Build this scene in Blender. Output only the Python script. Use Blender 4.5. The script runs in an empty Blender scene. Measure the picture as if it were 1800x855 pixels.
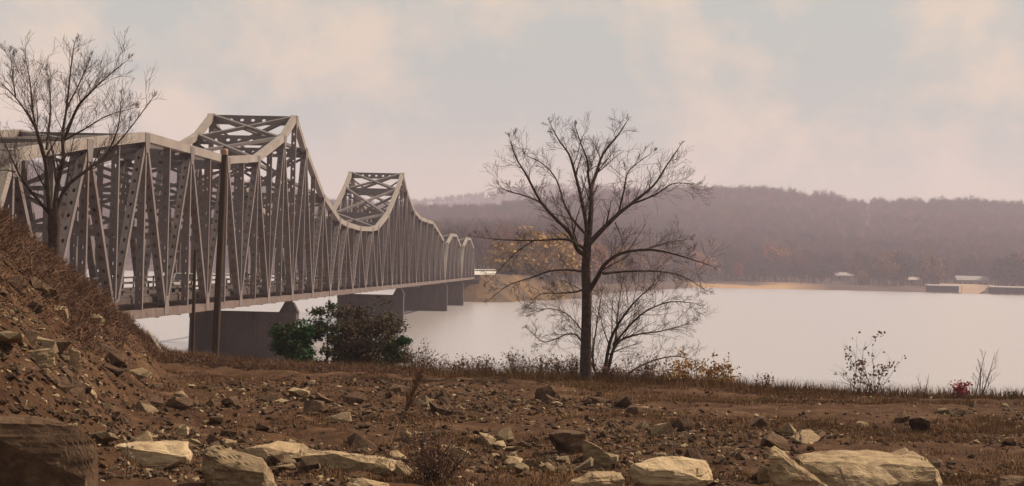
import bpy, bmesh, math, random
import numpy as np
from mathutils import Vector, Matrix, noise as mnoise

# ------------------------------------------------------------------ camera, sky, sun, exposure
SC = bpy.context.scene
COL = SC.collection
EYE = 10.1                      # metres above the lake
F = 3550.0                      # focal length in photograph pixels (1800 wide)
ROLL = math.radians(1.4)
PITCH = math.radians(0.625)
cam = bpy.data.cameras.new('camera')
cam.sensor_width = 36.0
cam.lens = F / 1800 * 36
cam.clip_start = 0.5
cam.clip_end = 30000
camo = bpy.data.objects.new('camera', cam)
COL.objects.link(camo)
CAM_M = (Matrix.Translation((0, 0, EYE)) @ Matrix.Rotation(math.pi/2 + PITCH, 4, 'X') @ Matrix.Rotation(ROLL, 4, 'Z'))
camo.matrix_world = CAM_M
SC.camera = camo

SUN_AZ = math.radians(62)       # clockwise from +Y (view direction) towards +X
SUN_EL = math.radians(45)
world = bpy.data.worlds.new('World')
SC.world = world
world.use_nodes = True
def build_world():
    nt = world.node_tree
    nt.nodes.clear()
    N, L = nt.nodes.new, nt.links.new
    out = N('ShaderNodeOutputWorld'); bg = N('ShaderNodeBackground'); bg.inputs['Strength'].default_value = 0.064
    sky = N('ShaderNodeTexSky'); sky.sky_type = 'NISHITA'; sky.sun_disc = False
    sky.sun_elevation = SUN_EL; sky.sun_rotation = SUN_AZ
    sky.air_density = 1.5; sky.dust_density = 4.0; sky.ozone_density = 1.0
    tc = N('ShaderNodeTexCoord')
    sep = N('ShaderNodeSeparateXYZ'); L(tc.outputs['Generated'], sep.inputs[0])
    # thin high veil: pale dusty air, warmer towards the horizon
    veil = N('ShaderNodeValToRGB'); L(sep.outputs['Z'], veil.inputs[0])
    e = veil.color_ramp.elements
    e[0].position = 0.0; e[0].color = (.750, .610, .465, 1)
    e[1].position = 0.6; e[1].color = (.56, .58, .57, 1)
    a = veil.color_ramp.elements.new(0.035); a.color = (.670, .610, .490, 1)
    a = veil.color_ramp.elements.new(0.07); a.color = (.440, .530, .500, 1)
    a = veil.color_ramp.elements.new(0.2); a.color = (.54, .59, .56, 1)
    sc10 = N('ShaderNodeVectorMath'); sc10.operation = 'SCALE'; sc10.inputs['Scale'].default_value = 10.0
    L(veil.outputs[0], sc10.inputs[0])
    m1 = N('ShaderNodeMix'); m1.data_type = 'RGBA'; m1.inputs['Factor'].default_value = 0.90
    L(sky.outputs[0], m1.inputs['A']); L(sc10.outputs[0], m1.inputs['B'])
    # clouds
    mp = N('ShaderNodeMapping'); mp.inputs['Scale'].default_value = (1, 1, 1.25); mp.inputs['Location'].default_value = (0.37, 0.1, 0.42)
    L(tc.outputs['Generated'], mp.inputs[0])
    nz = N('ShaderNodeTexNoise'); nz.inputs['Scale'].default_value = 10.5; nz.inputs['Detail'].default_value = 10
    nz.inputs['Roughness'].default_value = 0.60; nz.inputs['Distortion'].default_value = 0.15
    L(mp.outputs[0], nz.inputs['Vector'])
    cr = N('ShaderNodeValToRGB'); L(nz.outputs['Fac'], cr.inputs[0])
    cr.color_ramp.elements[0].position = 0.47; cr.color_ramp.elements[0].color = (0, 0, 0, 1)
    cr.color_ramp.elements[1].position = 0.62; cr.color_ramp.elements[1].color = (.85, .85, .85, 1)
    m2 = N('ShaderNodeMix'); m2.data_type = 'RGBA'
    m2.inputs['B'].default_value = (8.4, 6.85, 5.2, 1)
    L(cr.outputs[0], m2.inputs['Factor']); L(m1.outputs['Result'], m2.inputs['A'])
    L(m2.outputs['Result'], bg.inputs['Color']); L(bg.outputs[0], out.inputs['Surface'])
build_world()
sun = bpy.data.lights.new('sun', 'SUN')
sun.energy = 5.0; sun.angle = math.radians(0.6); sun.color = (1.0, .86, .68)
suno = bpy.data.objects.new('sun', sun); COL.objects.link(suno)
SUN_D = Vector((math.sin(SUN_AZ)*math.cos(SUN_EL), math.cos(SUN_AZ)*math.cos(SUN_EL), math.sin(SUN_EL)))
suno.rotation_euler = SUN_D.to_track_quat('Z', 'Y').to_euler()
suno.location = SUN_D*400
SC.view_settings.view_transform = 'Standard'; SC.view_settings.look = 'None'
SC.view_settings.exposure = 0.5; SC.view_settings.gamma = 1.0; SC.view_settings.use_curve_mapping = False
SC.cycles.use_denoising = True
SC.cycles.max_bounces = 6; SC.cycles.diffuse_bounces = 3; SC.cycles.glossy_bounces = 3
SC.cycles.transparent_max_bounces = 8; SC.cycles.volume_bounces = 1
SC.cycles.caustics_reflective = False; SC.cycles.caustics_refractive = False
SC.cycles.sample_clamp_indirect = 4.0

# ------------------------------------------------------------------ helpers
R3 = np.array(CAM_M.to_3x3())
def ray(px, py):
    d = R3 @ np.array([(px-900)/F, -(py-427.5)/F, -1.0])
    return d/d[1]
def at(px, py, Y):
    """world point seen at a photograph pixel, Y metres away"""
    return np.array([0, 0, EYE]) + ray(px, py)*Y
MATS = {}
def mat(name, col, rough=.8, col2=None, nscale=4.0, detail=6, bump=0.0, bscale=20.0, lo=.35, hi=.65, metallic=0.0, spec=.3, objrand=None, col3=None, coord='Object', dist=.02, stretch=None, rust=None, dots=None):
    m = bpy.data.materials.new(name); m.use_nodes = True
    nt = m.node_tree; N, L = nt.nodes.new, nt.links.new
    b = nt.nodes['Principled BSDF']
    b.inputs['Roughness'].default_value = rough; b.inputs['Metallic'].default_value = metallic
    b.inputs['Specular IOR Level'].default_value = spec
    tc = N('ShaderNodeTexCoord')
    colout = None
    if col2 is None:
        b.inputs['Base Color'].default_value = (*col, 1)
        rgb = N('ShaderNodeRGB'); rgb.outputs[0].default_value = (*col, 1); colout = rgb.outputs[0]
    else:
        nz = N('ShaderNodeTexNoise'); nz.inputs['Scale'].default_value = nscale; nz.inputs['Detail'].default_value = detail
        nz.inputs['Roughness'].default_value = .65
        if stretch:
            mp = N('ShaderNodeMapping'); mp.inputs['Scale'].default_value = stretch; L(tc.outputs[coord], mp.inputs[0]); L(mp.outputs[0], nz.inputs['Vector'])
        else: L(tc.outputs[coord], nz.inputs['Vector'])
        cr = N('ShaderNodeValToRGB'); L(nz.outputs['Fac'], cr.inputs[0])
        cr.color_ramp.elements[0].position = lo; cr.color_ramp.elements[0].color = (*col, 1)
        cr.color_ramp.elements[1].position = hi; cr.color_ramp.elements[1].color = (*col2, 1)
        if col3 is not None:
            e = cr.color_ramp.elements.new((lo+hi)/2); e.color = (*col3, 1)
        colout = cr.outputs[0]
    if rust:
        rn = N('ShaderNodeTexNoise'); rn.inputs['Scale'].default_value = rust[1]; rn.inputs['Detail'].default_value = 10; rn.inputs['Roughness'].default_value = .75
        rp = N('ShaderNodeMapping'); rp.inputs['Scale'].default_value = rust[4]; L(tc.outputs[coord], rp.inputs[0]); L(rp.outputs[0], rn.inputs['Vector'])
        rr = N('ShaderNodeMapRange'); rr.inputs['From Min'].default_value = rust[2]; rr.inputs['From Max'].default_value = rust[3]; L(rn.outputs['Fac'], rr.inputs['Value'])
        rm = N('ShaderNodeMix'); rm.data_type = 'RGBA'; rm.inputs['B'].default_value = (*rust[0], 1); L(rr.outputs[0], rm.inputs['Factor']); L(colout, rm.inputs['A']); colout = rm.outputs['Result']
    if objrand:
        oi = N('ShaderNodeObjectInfo')
        hsv = N('ShaderNodeHueSaturation')
        mr = N('ShaderNodeMapRange'); mr.inputs['To Min'].default_value = 1-objrand; mr.inputs['To Max'].default_value = 1+objrand
        L(oi.outputs['Random'], mr.inputs['Value']); L(mr.outputs[0], hsv.inputs['Value'])
        L(colout, hsv.inputs['Color']); colout = hsv.outputs[0]
    L(colout, b.inputs['Base Color'])
    if bump:
        n2 = N('ShaderNodeTexNoise'); n2.inputs['Scale'].default_value = bscale; n2.inputs['Detail'].default_value = 8; n2.inputs['Roughness'].default_value = .7
        L(tc.outputs[coord], n2.inputs['Vector'])
        bp = N('ShaderNodeBump'); bp.inputs['Strength'].default_value = bump; bp.inputs['Distance'].default_value = dist
        L(n2.outputs['Fac'], bp.inputs['Height']); L(bp.outputs[0], b.inputs['Normal'])
    MATS[name] = m
    return m
def np_mesh(name, V, T=None, Q=None, smooth=False):
    """mesh from numpy vertices, triangles and quads"""
    me = bpy.data.meshes.new(name)
    V = np.asarray(V, np.float32).reshape(-1, 3)
    T = np.zeros((0, 3), np.int32) if T is None else np.asarray(T, np.int32).reshape(-1, 3)
    Q = np.zeros((0, 4), np.int32) if Q is None else np.asarray(Q, np.int32).reshape(-1, 4)
    me.vertices.add(len(V)); me.vertices.foreach_set('co', V.ravel())
    me.loops.add(T.size + Q.size)
    me.loops.foreach_set('vertex_index', np.concatenate([T.ravel(), Q.ravel()]))
    me.polygons.add(len(T)+len(Q))
    st = np.concatenate([np.arange(len(T))*3, len(T)*3 + np.arange(len(Q))*4]).astype(np.int32)
    me.polygons.foreach_set('loop_start', st)
    me.polygons.foreach_set('use_smooth', np.full(len(T)+len(Q), bool(smooth)))
    me.update(calc_edges=True)
    me.validate()
    return me
def tag(o, label=None, cat=None, group=None, kind=None):
    if label: o['label'] = label
    if cat: o['category'] = cat
    if group: o['group'] = group
    if kind: o['kind'] = kind
    return o
def obj(name, me, m=None, parent=None, loc=None):
    o = bpy.data.objects.new(name, me)
    if m is not None and me is not None and len(me.materials) == 0: me.materials.append(m)
    COL.objects.link(o)
    if parent is not None: o.parent = parent
    if loc is not None: o.location = loc
    return o
def empty(name, loc=(0, 0, 0), rz=0.0):
    o = bpy.data.objects.new(name, None); COL.objects.link(o)
    o.location = loc; o.rotation_euler = (0, 0, rz); o.empty_display_size = .5
    return o
class MB:
    """collects boxes, beams, prisms; builds ONE mesh"""
    def __init__(s): s.V = []; s.Q = []; s.T = []
    def quad(s, a, b, c, d):
        i = len(s.V); s.V += [tuple(a), tuple(b), tuple(c), tuple(d)]; s.Q.append((i, i+1, i+2, i+3))
    def box8(s, c):
        i = len(s.V); s.V += [tuple(p) for p in c]
        for f in ((0, 3, 2, 1), (4, 5, 6, 7), (0, 1, 5, 4), (1, 2, 6, 5), (2, 3, 7, 6), (3, 0, 4, 7)): s.Q.append(tuple(i+j for j in f))
    def box(s, x0, x1, y0, y1, z0, z1):
        s.box8([(x0, y0, z0), (x1, y0, z0), (x1, y1, z0), (x0, y1, z0), (x0, y0, z1), (x1, y0, z1), (x1, y1, z1), (x0, y1, z1)])
    def beam(s, p0, p1, w, d, t):
        """box from p0 to p1; width w along direction t, depth d across"""
        p0 = np.array(p0, float); p1 = np.array(p1, float); a = p1-p0; a /= np.linalg.norm(a)
        t = np.array(t, float); t = t-a*np.dot(a, t); t /= np.linalg.norm(t); n = np.cross(a, t)
        c = []
        for p in (p0, p1):
            for u, v in ((-1, -1), (1, -1), (1, 1), (-1, 1)): c.append(p+t*u*w/2+n*v*d/2)
        s.box8(c)
    def prism(s, poly, y0, y1):
        """polygon in x,z extruded along y"""
        n = len(poly); i = len(s.V)
        s.V += [(x, y0, z) for x, z in poly] + [(x, y1, z) for x, z in poly]
        for k in range(n):
            j = (k+1) % n; s.Q.append((i+k, i+j, i+n+j, i+n+k))
        for k in range(1, n-1): s.T.append((i, i+k+1, i+k)); s.T.append((i+n, i+n+k, i+n+k+1))
    def perf(s, p0, p1, w, d, t, pitch=.8, hw=.16, hl=.30, off=0.0, both=True):
        """built-up box member: plain side plates, perforated cover plates with open oval holes"""
        p0 = np.array(p0, float); p1 = np.array(p1, float); Lh = np.linalg.norm(p1-p0); a = (p1-p0)/Lh
        t = np.array(t, float); t = t-a*np.dot(a, t); t /= np.linalg.norm(t); n = np.cross(a, t)
        th = .03
        for u in (-1, 1):      # side plates
            c = []
            for p in (p0, p1):
                for x, v in ((u*(w/2-th), -1), (u*w/2, -1), (u*w/2, 1), (u*(w/2-th), 1)): c.append(p+t*x+n*v*d/2)
            s.box8(c)
        nh = max(1, int(Lh/pitch)); q = Lh/nh
        wi = w-2*th
        for v in ((-1, 1) if both else (1,)):
            base = n*v*(d/2-.012)
            for k in range(nh):
                cc = p0+a*(k+.5)*q+base
                outer = []; inner = []
                for g, (su, sv) in enumerate(((1, 0), (1, 1), (0, 1), (-1, 1), (-1, 0), (-1, -1), (0, -1), (1, -1))):
                    outer.append(cc+t*su*wi/2+a*sv*q/2)
                    m_ = .62 if su and sv else 1.0
                    inner.append(cc+t*su*hw/2*m_+a*sv*hl/2*(.85 if su and sv else 1))
                i = len(s.V); s.V += [tuple(p) for p in outer+inner]
                for g in range(8):
                    j = (g+1) % 8; s.Q.append((i+g, i+j, i+8+j, i+8+g))
    def mesh(s, name, smooth=False): return np_mesh(name, s.V, s.T, s.Q, smooth)
    def build(s, name, m, parent=None, loc=None): return obj(name, s.mesh(name), m, parent, loc)

# value noise, vectorised, smooth
_rng0 = np.random.default_rng(5)
_P = _rng0.random((256, 256))
def vnoise(x, y):
    x = np.asarray(x, float); y = np.asarray(y, float)
    xi = np.floor(x).astype(int); yi = np.floor(y).astype(int); fx = x-xi; fy = y-yi
    fx = fx*fx*(3-2*fx); fy = fy*fy*(3-2*fy)
    g = lambda i, j: _P[i & 255, j & 255]
    return (g(xi, yi)*(1-fx)+g(xi+1, yi)*fx)*(1-fy)+(g(xi, yi+1)*(1-fx)+g(xi+1, yi+1)*fx)*fy - .5
def fbm(x, y, o=4):
    r = 0; a = 1
    for k in range(o): r = r+a*vnoise(x*2**k+17*k, y*2**k+31*k); a *= .5
    return r
def sstep(a, b, x):
    t = np.clip((np.asarray(x, float)-a)/(b-a), 0, 1); return t*t*(3-2*t)

# ------------------------------------------------------------------ materials
mat('dirt', (.046, .022, .013), .97, (.110, .058, .031), 1.3, 10, 1.0, 9, .34, .68, spec=.05, coord='Object', dist=.10, col3=(.075, .038, .021), rust=((.145, .082, .044), .35, .52, .66, (1, 1.6, 1)))
mat('rock', (.19, .125, .072), .92, (.39, .285, .170), 2.4, 10, 1.0, 7, .32, .66, spec=.1, objrand=.3, dist=.06, stretch=(1, 1, 2.2), rust=((.075, .042, .026), 2.1, .54, .68, (1, 1, 1.6)))
mat('rock_bright', (.27, .185, .110), .92, (.47, .350, .215), 2.4, 10, 1.0, 7, .32, .66, spec=.1, objrand=.12, dist=.06, stretch=(1, 1, 2.2), rust=((.13, .08, .048), 2.1, .58, .72, (1, 1, 1.6)))
mat('rock_dark', (.058, .033, .021), .94, (.135, .082, .050), 3.0, 10, 1.0, 7, .32, .66, spec=.08, objrand=.35, dist=.06, rust=((.19, .125, .072), 3.0, .55, .70, (1, 1, 1.6)))
mat('steel', (.095, .074, .073), .65, (.155, .125, .118), .5, 8, .0, 5, .3, .7, spec=.25, stretch=(1, 1, .3), rust=((.095, .046, .032), .9, .50, .68, (1, 1, .15)))  # web steel: base darkened to paint in shade, plus rust streaks
mat('steel_chord_lit', (.165, .135, .118), .65, (.245, .203, .176), .4, 8, .0, 5, .3, .7, spec=.25, rust=((.13, .065, .042), .7, .58, .75, (.4, 1, 1)))  # same steel made paler, sunlight on chords and end posts put into the colour
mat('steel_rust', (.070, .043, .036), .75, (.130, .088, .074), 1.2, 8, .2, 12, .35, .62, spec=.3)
mat('steel_brace', (.085, .068, .066), .7, (.14, .116, .11), .8, 6, .0, 5, .3, .7, spec=.35)
mat('concrete', (.050, .036, .034), .92, (.095, .072, .064), .35, 8, .4, 3, .3, .7, spec=.12, stretch=(1, 1, .35), rust=((.045, .034, .030), .8, .52, .70, (1, 1, .12)))
mat('asphalt', (.07, .062, .058), .9, (.11, .1, .095), 3)
mat('bark', (.034, .022, .019), .95, (.085, .057, .045), 5, 6, .6, 18, spec=.1)
mat('twig', (.065, .042, .036), .95, spec=.1, col2=(.110, .074, .060), nscale=.8)
mat('twig_red', (.085, .045, .032), .95, spec=.1, col2=(.16, .088, .055), nscale=1.5)
mat('grass_dry', (.085, .042, .020), .95, spec=.08, col2=(.21, .118, .055), nscale=.35, lo=.3, hi=.72)
mat('leaf_yellow', (.24, .120, .040), .85, spec=.12, col2=(.40, .235, .085), nscale=1.6)
mat('leaf_thicket', (.050, .032, .023), .9, spec=.08, col2=(.10, .066, .042), nscale=1.8)
mat('leaf_brown', (.10, .050, .032), .9, spec=.1, col2=(.20, .108, .060), nscale=1.6)
mat('leaf_green', (.010, .038, .013), .85, spec=.12, col2=(.032, .080, .025), nscale=1.8)
mat('leaf_olive', (.040, .042, .018), .88, spec=.12, col2=(.085, .075, .032), nscale=1.8)
mat('leaf_red', (.25, .025, .05), .8, spec=.2, col2=(.42, .05, .09), nscale=3)
mat('pole_wood', (.045, .030, .026), .95, (.085, .056, .045), 3, 8, .6, 20, spec=.05, stretch=(3, 3, .3))
mat('white_paint', (.48, .45, .41), .6, (.56, .53, .48), 2, spec=.3)
mat('glass_dark', (.02, .022, .025), .08, spec=.5)
mat('rubber', (.02, .02, .02), .9)
mat('metal_dark', (.05, .05, .05), .5)
mat('lamp_amber', (.30, .16, .10), .5)
mat('far_tan', (.26, .165, .10), .95, (.20, .13, .08), .05)
mat('house_wall', (.20, .16, .14), .8, (.27, .22, .19), .5)
mat('roof_pale', (.19, .165, .155), .8, (.25, .22, .205), .4)
mat('roof_grey', (.30, .25, .23), .8, (.37, .31, .28), .4)
mat('driftwood', (.22, .17, .14), .9, (.32, .26, .21), 3)

# ------------------------------------------------------------------ near ground
EDGE_X = np.array([-60, -15, -9, -4.1, 2.7, 17.8, 60.]); EDGE_Y = np.array([100, 85, 78, 77.5, 75.5, 70.5, 60.])
def edge_y(x): return np.interp(x, EDGE_X, EDGE_Y) + 1.4*vnoise(np.asarray(x)*.23, 3.3)
def heap_h(x, y):
    foot = -7.2-(y-38)*.145
    foot = np.where(y < 38, -7.2+(38-y)*.02, foot)+1.3*fbm(x*.0+2.2, y*.16, 2)
    dx = foot-x
    crest = 9.0-7.6*sstep(72, 94, y)
    h = np.where(dx > 0, 1.04*(np.sqrt(np.maximum(dx, 0)**2+.35)-.59), 0)
    return crest*np.tanh(h/crest)
def zground(x, y, fine=True):
    x = np.asarray(x, float); y = np.asarray(y, float)
    z = 6.15-.006*(y-36)+.25*fbm(x*.07+3, y*.07, 3)
    hp = heap_h(x, y); z = z+hp
    z = z+.35*fbm(x*.45, y*.45, 4)*sstep(0, 1.2, hp)
    if fine: z = z+(.11*fbm(x*.55+9, y*.55, 4)+.09*fbm(x*2.3, y*2.3, 2))*(1+.9*sstep(7, -6, x))*sstep(0, -3, y-edge_y(x))
    ey = edge_y(x)
    d = y-ey
    z = z-np.where(d > 0, .62*(np.sqrt(d*d+1.2)-1.1), 0)
    return np.maximum(z, -2.5)
def ax(parts):
    r = []
    for a, b, st in parts: r.append(np.arange(a, b, st))
    r.append([parts[-1][1]])
    return np.concatenate(r)
GX = ax([(-140, -40, 5), (-40, -24, .6), (-24, 24, .2), (24, 40, .6), (40, 140, 5)])
GY = ax([(-80, 20, 4), (20, 30, .6), (30, 96, .22), (96, 130, 1.5)])
def grid_mesh(name, X, Y, Z, smooth=True):
    ny, nx = Z.shape
    V = np.stack([X, Y, Z], -1).reshape(-1, 3)
    i = np.arange(ny-1)[:, None]*nx+np.arange(nx-1)[None, :]
    Q = np.stack([i, i+1, i+nx+1, i+nx], -1).reshape(-1, 4)
    return np_mesh(name, V, None, Q, smooth)
mx, my = np.meshgrid(GX, GY)
ground = tag(obj('ground', grid_mesh('ground', mx, my, zground(mx, my)), MATS['dirt']), kind='structure')
def ground_at(px, py):
    """where the pixel's ray meets the near ground"""
    d = ray(px, py); Y = np.linspace(20, 110, 2400)
    P = np.outer(Y, d)+np.array([0, 0, EYE])
    z = zground(P[:, 0], Y)
    k = np.argmax(P[:, 2] < z)
    return np.array([P[k, 0], Y[k], z[k]])

# ------------------------------------------------------------------ lake
def water_material():
    m = bpy.data.materials.new('lake_water'); m.use_nodes = True
    nt = m.node_tree; N, L = nt.nodes.new, nt.links.new; b = nt.nodes['Principled BSDF']
    b.inputs['Base Color'].default_value = (.30, .262, .262, 1); b.inputs['Roughness'].default_value = .24
    b.inputs['IOR'].default_value = 3.0; b.inputs['Specular IOR Level'].default_value = .5
    tc = N('ShaderNodeTexCoord')
    mp = N('ShaderNodeMapping'); mp.inputs['Scale'].default_value = (.55, 1.0, 1); L(tc.outputs['Object'], mp.inputs[0])
    n1 = N('ShaderNodeTexNoise'); n1.inputs['Scale'].default_value = .9; n1.inputs['Detail'].default_value = 6; n1.inputs['Roughness'].default_value = .6
    L(mp.outputs[0], n1.inputs['Vector'])
    mp2 = N('ShaderNodeMapping'); mp2.inputs['Scale'].default_value = (.35, 1.0, 1); L(tc.outputs['Object'], mp2.inputs[0])
    n2 = N('ShaderNodeTexNoise'); n2.inputs['Scale'].default_value = .22; n2.inputs['Detail'].default_value = 3; L(mp2.outputs[0], n2.inputs['Vector'])
    ad = N('ShaderNodeMath'); ad.operation = 'MULTIPLY_ADD'; ad.inputs[1].default_value = 2.0; L(n2.outputs['Fac'], ad.inputs[0]); L(n1.outputs['Fac'], ad.inputs[2])
    bp = N('ShaderNodeBump'); bp.inputs['Strength'].default_value = 1.0; bp.inputs['Distance'].default_value = .05
    L(ad.outputs[0], bp.inputs['Height']); L(bp.outputs[0], b.inputs['Normal'])
    return m
wm = MB(); wm.quad((-4100, -110, 0), (4100, -110, 0), (4100, 5600, 0), (-4100, 5600, 0))
tag(wm.build('water', water_material()), kind='structure')

# ------------------------------------------------------------------ far shore and hills
def px_u(p): return (np.asarray(p, float)-900)/F
SH_PX = px_u([-2500, -600, 0, 500, 700, 780, 815, 850, 955, 1010, 1100, 1230, 1400, 1600, 1800, 2400, 4000])
SH_Y = np.array([1500, 1500, 1450, 1300, 900, 620, 566, 575, 610, 660, 840, 1130, 1180, 1200, 1205, 1230, 1300.])
RG_PX = px_u([-2500, -600, 0, 300, 480, 580, 740, 850, 950, 1050, 1200, 1330, 1450, 1530, 1640, 1800, 2200, 4000])
RG_PY = np.array([150, 165, 168, 162, 138, 112, 101, 104, 118, 134, 142, 146, 136, 127, 132, 130, 134, 120.])   # px above the horizon
def far_z(x, y):
    u = x/y
    S = np.interp(u, SH_PX, SH_Y); S = S+22*fbm(u*38, u*0+1.5, 3)*np.clip(S/900, .3, 2)
    d = y-S
    DR = 2700.0
    top = np.interp(u, RG_PX, RG_PY)/F*DR+EYE-15
    bank = 3.2*sstep(-6, 16, d)-3*(1-sstep(-20, 4, d))
    t = np.clip((y-S-60)/(DR-S-60), 0, 1)
    rise = (top-4)*(t**1.35)
    back = np.where(y > DR, -(y-DR)*.10, 0)
    z = bank+rise+back+10*fbm(x*.004, y*.004, 3)*sstep(150, 900, d)
    # blue ridge far behind, left of centre
    fr = (np.interp(u, px_u([-2500, 600, 730, 830, 900, 1000, 1100, 1500, 4000]), np.array([110, 100, 108, 122, 134, 146, 140, 100, 100.]))/F*4900+EYE-12)
    z2 = fr*np.exp(-((y-4900)/420.)**2)
    # road causeway behind the bridge end
    return np.maximum(z, np.where(y > 3600, z2, -50))
uu = np.concatenate([np.linspace(-.75, -.3, 20), np.linspace(-.29, .29, 330), np.linspace(.3, .75, 20)])
yy = np.concatenate([np.arange(540, 700, 6), np.arange(700, 1400, 12), np.arange(1400, 3000, 40), np.arange(3000, 5500, 60)])
mu, myy = np.meshgrid(uu, yy); mxx = mu*myy
def far_material():
    m = mat('far_ground', (.045, .032, .027), .95, (.080, .054, .040), .02, 6, spec=.05)
    nt = m.node_tree; N, L = nt.nodes.new, nt.links.new; b = nt.nodes['Principled BSDF']
    src = b.inputs['Base Color'].links[0].from_socket
    g = N('ShaderNodeNewGeometry'); sp = N('ShaderNodeSeparateXYZ'); L(g.outputs['Position'], sp.inputs[0])
    nz = N('ShaderNodeTexNoise'); nz.inputs['Scale'].default_value = .012; nz.inputs['Detail'].default_value = 5; L(g.outputs['Position'], nz.inputs['Vector'])
    ma = N('ShaderNodeMath'); ma.operation = 'MULTIPLY_ADD'; ma.inputs[1].default_value = 16; ma.inputs[2].default_value = -4.5; L(nz.outputs['Fac'], ma.inputs[0])
    lt = N('ShaderNodeMath'); lt.operation = 'SUBTRACT'; L(ma.outputs[0], lt.inputs[0]); L(sp.outputs['Z'], lt.inputs[1])
    mr = N('ShaderNodeMapRange'); mr.inputs['From Min'].default_value = -.5; mr.inputs['From Max'].default_value = 1.0; L(lt.outputs[0], mr.inputs['Value'])
    mx_ = N('ShaderNodeMix'); mx_.data_type = 'RGBA'; mx_.inputs['B'].default_value = (.27, .165, .085, 1)
    w1 = N('ShaderNodeMapRange'); w1.inputs['From Min'].default_value = 92; w1.inputs['From Max'].default_value = 112; L(sp.outputs['X'], w1.inputs['Value'])
    w2 = N('ShaderNodeMapRange'); w2.inputs['From Min'].default_value = 188; w2.inputs['From Max'].default_value = 158; L(sp.outputs['X'], w2.inputs['Value'])
    mm = N('ShaderNodeMath'); mm.operation = 'MULTIPLY'; L(w1.outputs[0], mm.inputs[0]); L(w2.outputs[0], mm.inputs[1])
    m3 = N('ShaderNodeMath'); m3.operation = 'MULTIPLY'; L(mm.outputs[0], m3.inputs[0]); L(mr.outputs[0], m3.inputs[1])
    L(m3.outputs[0], mx_.inputs['Factor']); L(src, mx_.inputs['A']); L(mx_.outputs['Result'], b.inputs['Base Color'])
    return m
hills = tag(obj('hills', grid_mesh('hills', mxx, myy, far_z(mxx, myy)), far_material()), kind='structure')
def far_at(px, Y):
    x = (px-900)/F*Y
    return np.array([x, Y, float(far_z(np.array([x]), np.array([float(Y)]))[0])])

# ------------------------------------------------------------------ tubes, branches, leaves
class Tree:
    """collects tapered limb tubes and leaf faces as numpy chunks"""
    def __init__(s, seed): s.r = random.Random(seed); s.chunks = {'trunk': [], 'limb': [], 'twig': []}
    def tube(s, pts, rad, kind, sides):
        s.chunks[kind].append((np.array(pts, float), np.array(rad, float), sides))
    def mesh(s, kinds, name):
        VV = []; QQ = []; off = 0
        for kind in kinds:
            for P, Rr, n in s.chunks[kind]:
                k = len(P)
                T = np.gradient(P, axis=0); T /= np.linalg.norm(T, axis=1)[:, None]+1e-9
                ref = np.array([0, 0, 1.]) if abs(T[0, 2]) < .8 else np.array([1., 0, 0])
                A = np.cross(T, ref); A /= np.linalg.norm(A, axis=1)[:, None]+1e-9; B = np.cross(T, A)
                ang = np.arange(n)*2*np.pi/n
                V = P[:, None, :]+Rr[:, None, None]*(np.cos(ang)[None, :, None]*A[:, None, :]+np.sin(ang)[None, :, None]*B[:, None, :])
                i = np.arange(k-1)[:, None]*n+np.arange(n)[None, :]; j = np.arange(k-1)[:, None]*n+(np.arange(n)[None, :]+1) % n
                VV.append(V.reshape(-1, 3)); QQ.append((np.stack([i, j, j+n, i+n], -1).reshape(-1, 4))+off); off += k*n
        if not VV: return None
        return np_mesh(name, np.concatenate(VV), None, np.concatenate(QQ), True)
def rvec(r, s=1.0): return np.array([r.gauss(0, s), r.gauss(0, s), r.gauss(0, s)])
def unit(v): return v/(np.linalg.norm(v)+1e-9)
def branch(T, p, d, L, rad, level, maxlevel, up=.25, spread=.75, wob=.10, nchild=(5, 7), kind=None, minr=.0055, lratio=(.45, .72)):
    r = T.r
    n = max(3, int(3+L/ (.55 if level < maxlevel else .3)))
    n = min(n, 9)
    pts = [p]; dd = unit(d)
    for i in range(n):
        dd = unit(dd+rvec(r, wob)+np.array([0, 0, up*.16]))
        pts.append(pts[-1]+dd*L/n)
    rad_e = max(minr*.7, rad*.28)
    rads = [rad+(rad_e-rad)*(i/n)**.8 for i in range(n+1)]
    k = kind or ('limb' if rad > .03 else 'twig')
    T.tube(pts, rads, k, 6 if rad > .05 else (4 if rad > .02 else 3))
    if level < maxlevel:
        m = r.randint(*nchild)
        for c in range(m):
            f = .18+.8*(c+r.random()*.8)/m
            f = min(f, .98); x = f*n; i = min(int(x), n-1)
            q = pts[i]+(pts[i+1]-pts[i])*(x-i)
            base = unit(pts[i+1]-pts[i])
            side = rvec(r); side = unit(side-base*np.dot(side, base))
            nd = unit(base*(1-spread*.35)+side*spread*(.6+.5*r.random())+np.array([0, 0, up*.5]))
            cl = L*(lratio[0]+(lratio[1]-lratio[0])*r.random())*(1.12-.55*f)
            cr = max(minr, rads[i]*(.36+.18*r.random()))
            branch(T, q, nd, cl, cr, level+1, maxlevel, up, spread, wob*1.08, nchild, None, minr, lratio)
    return pts
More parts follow.
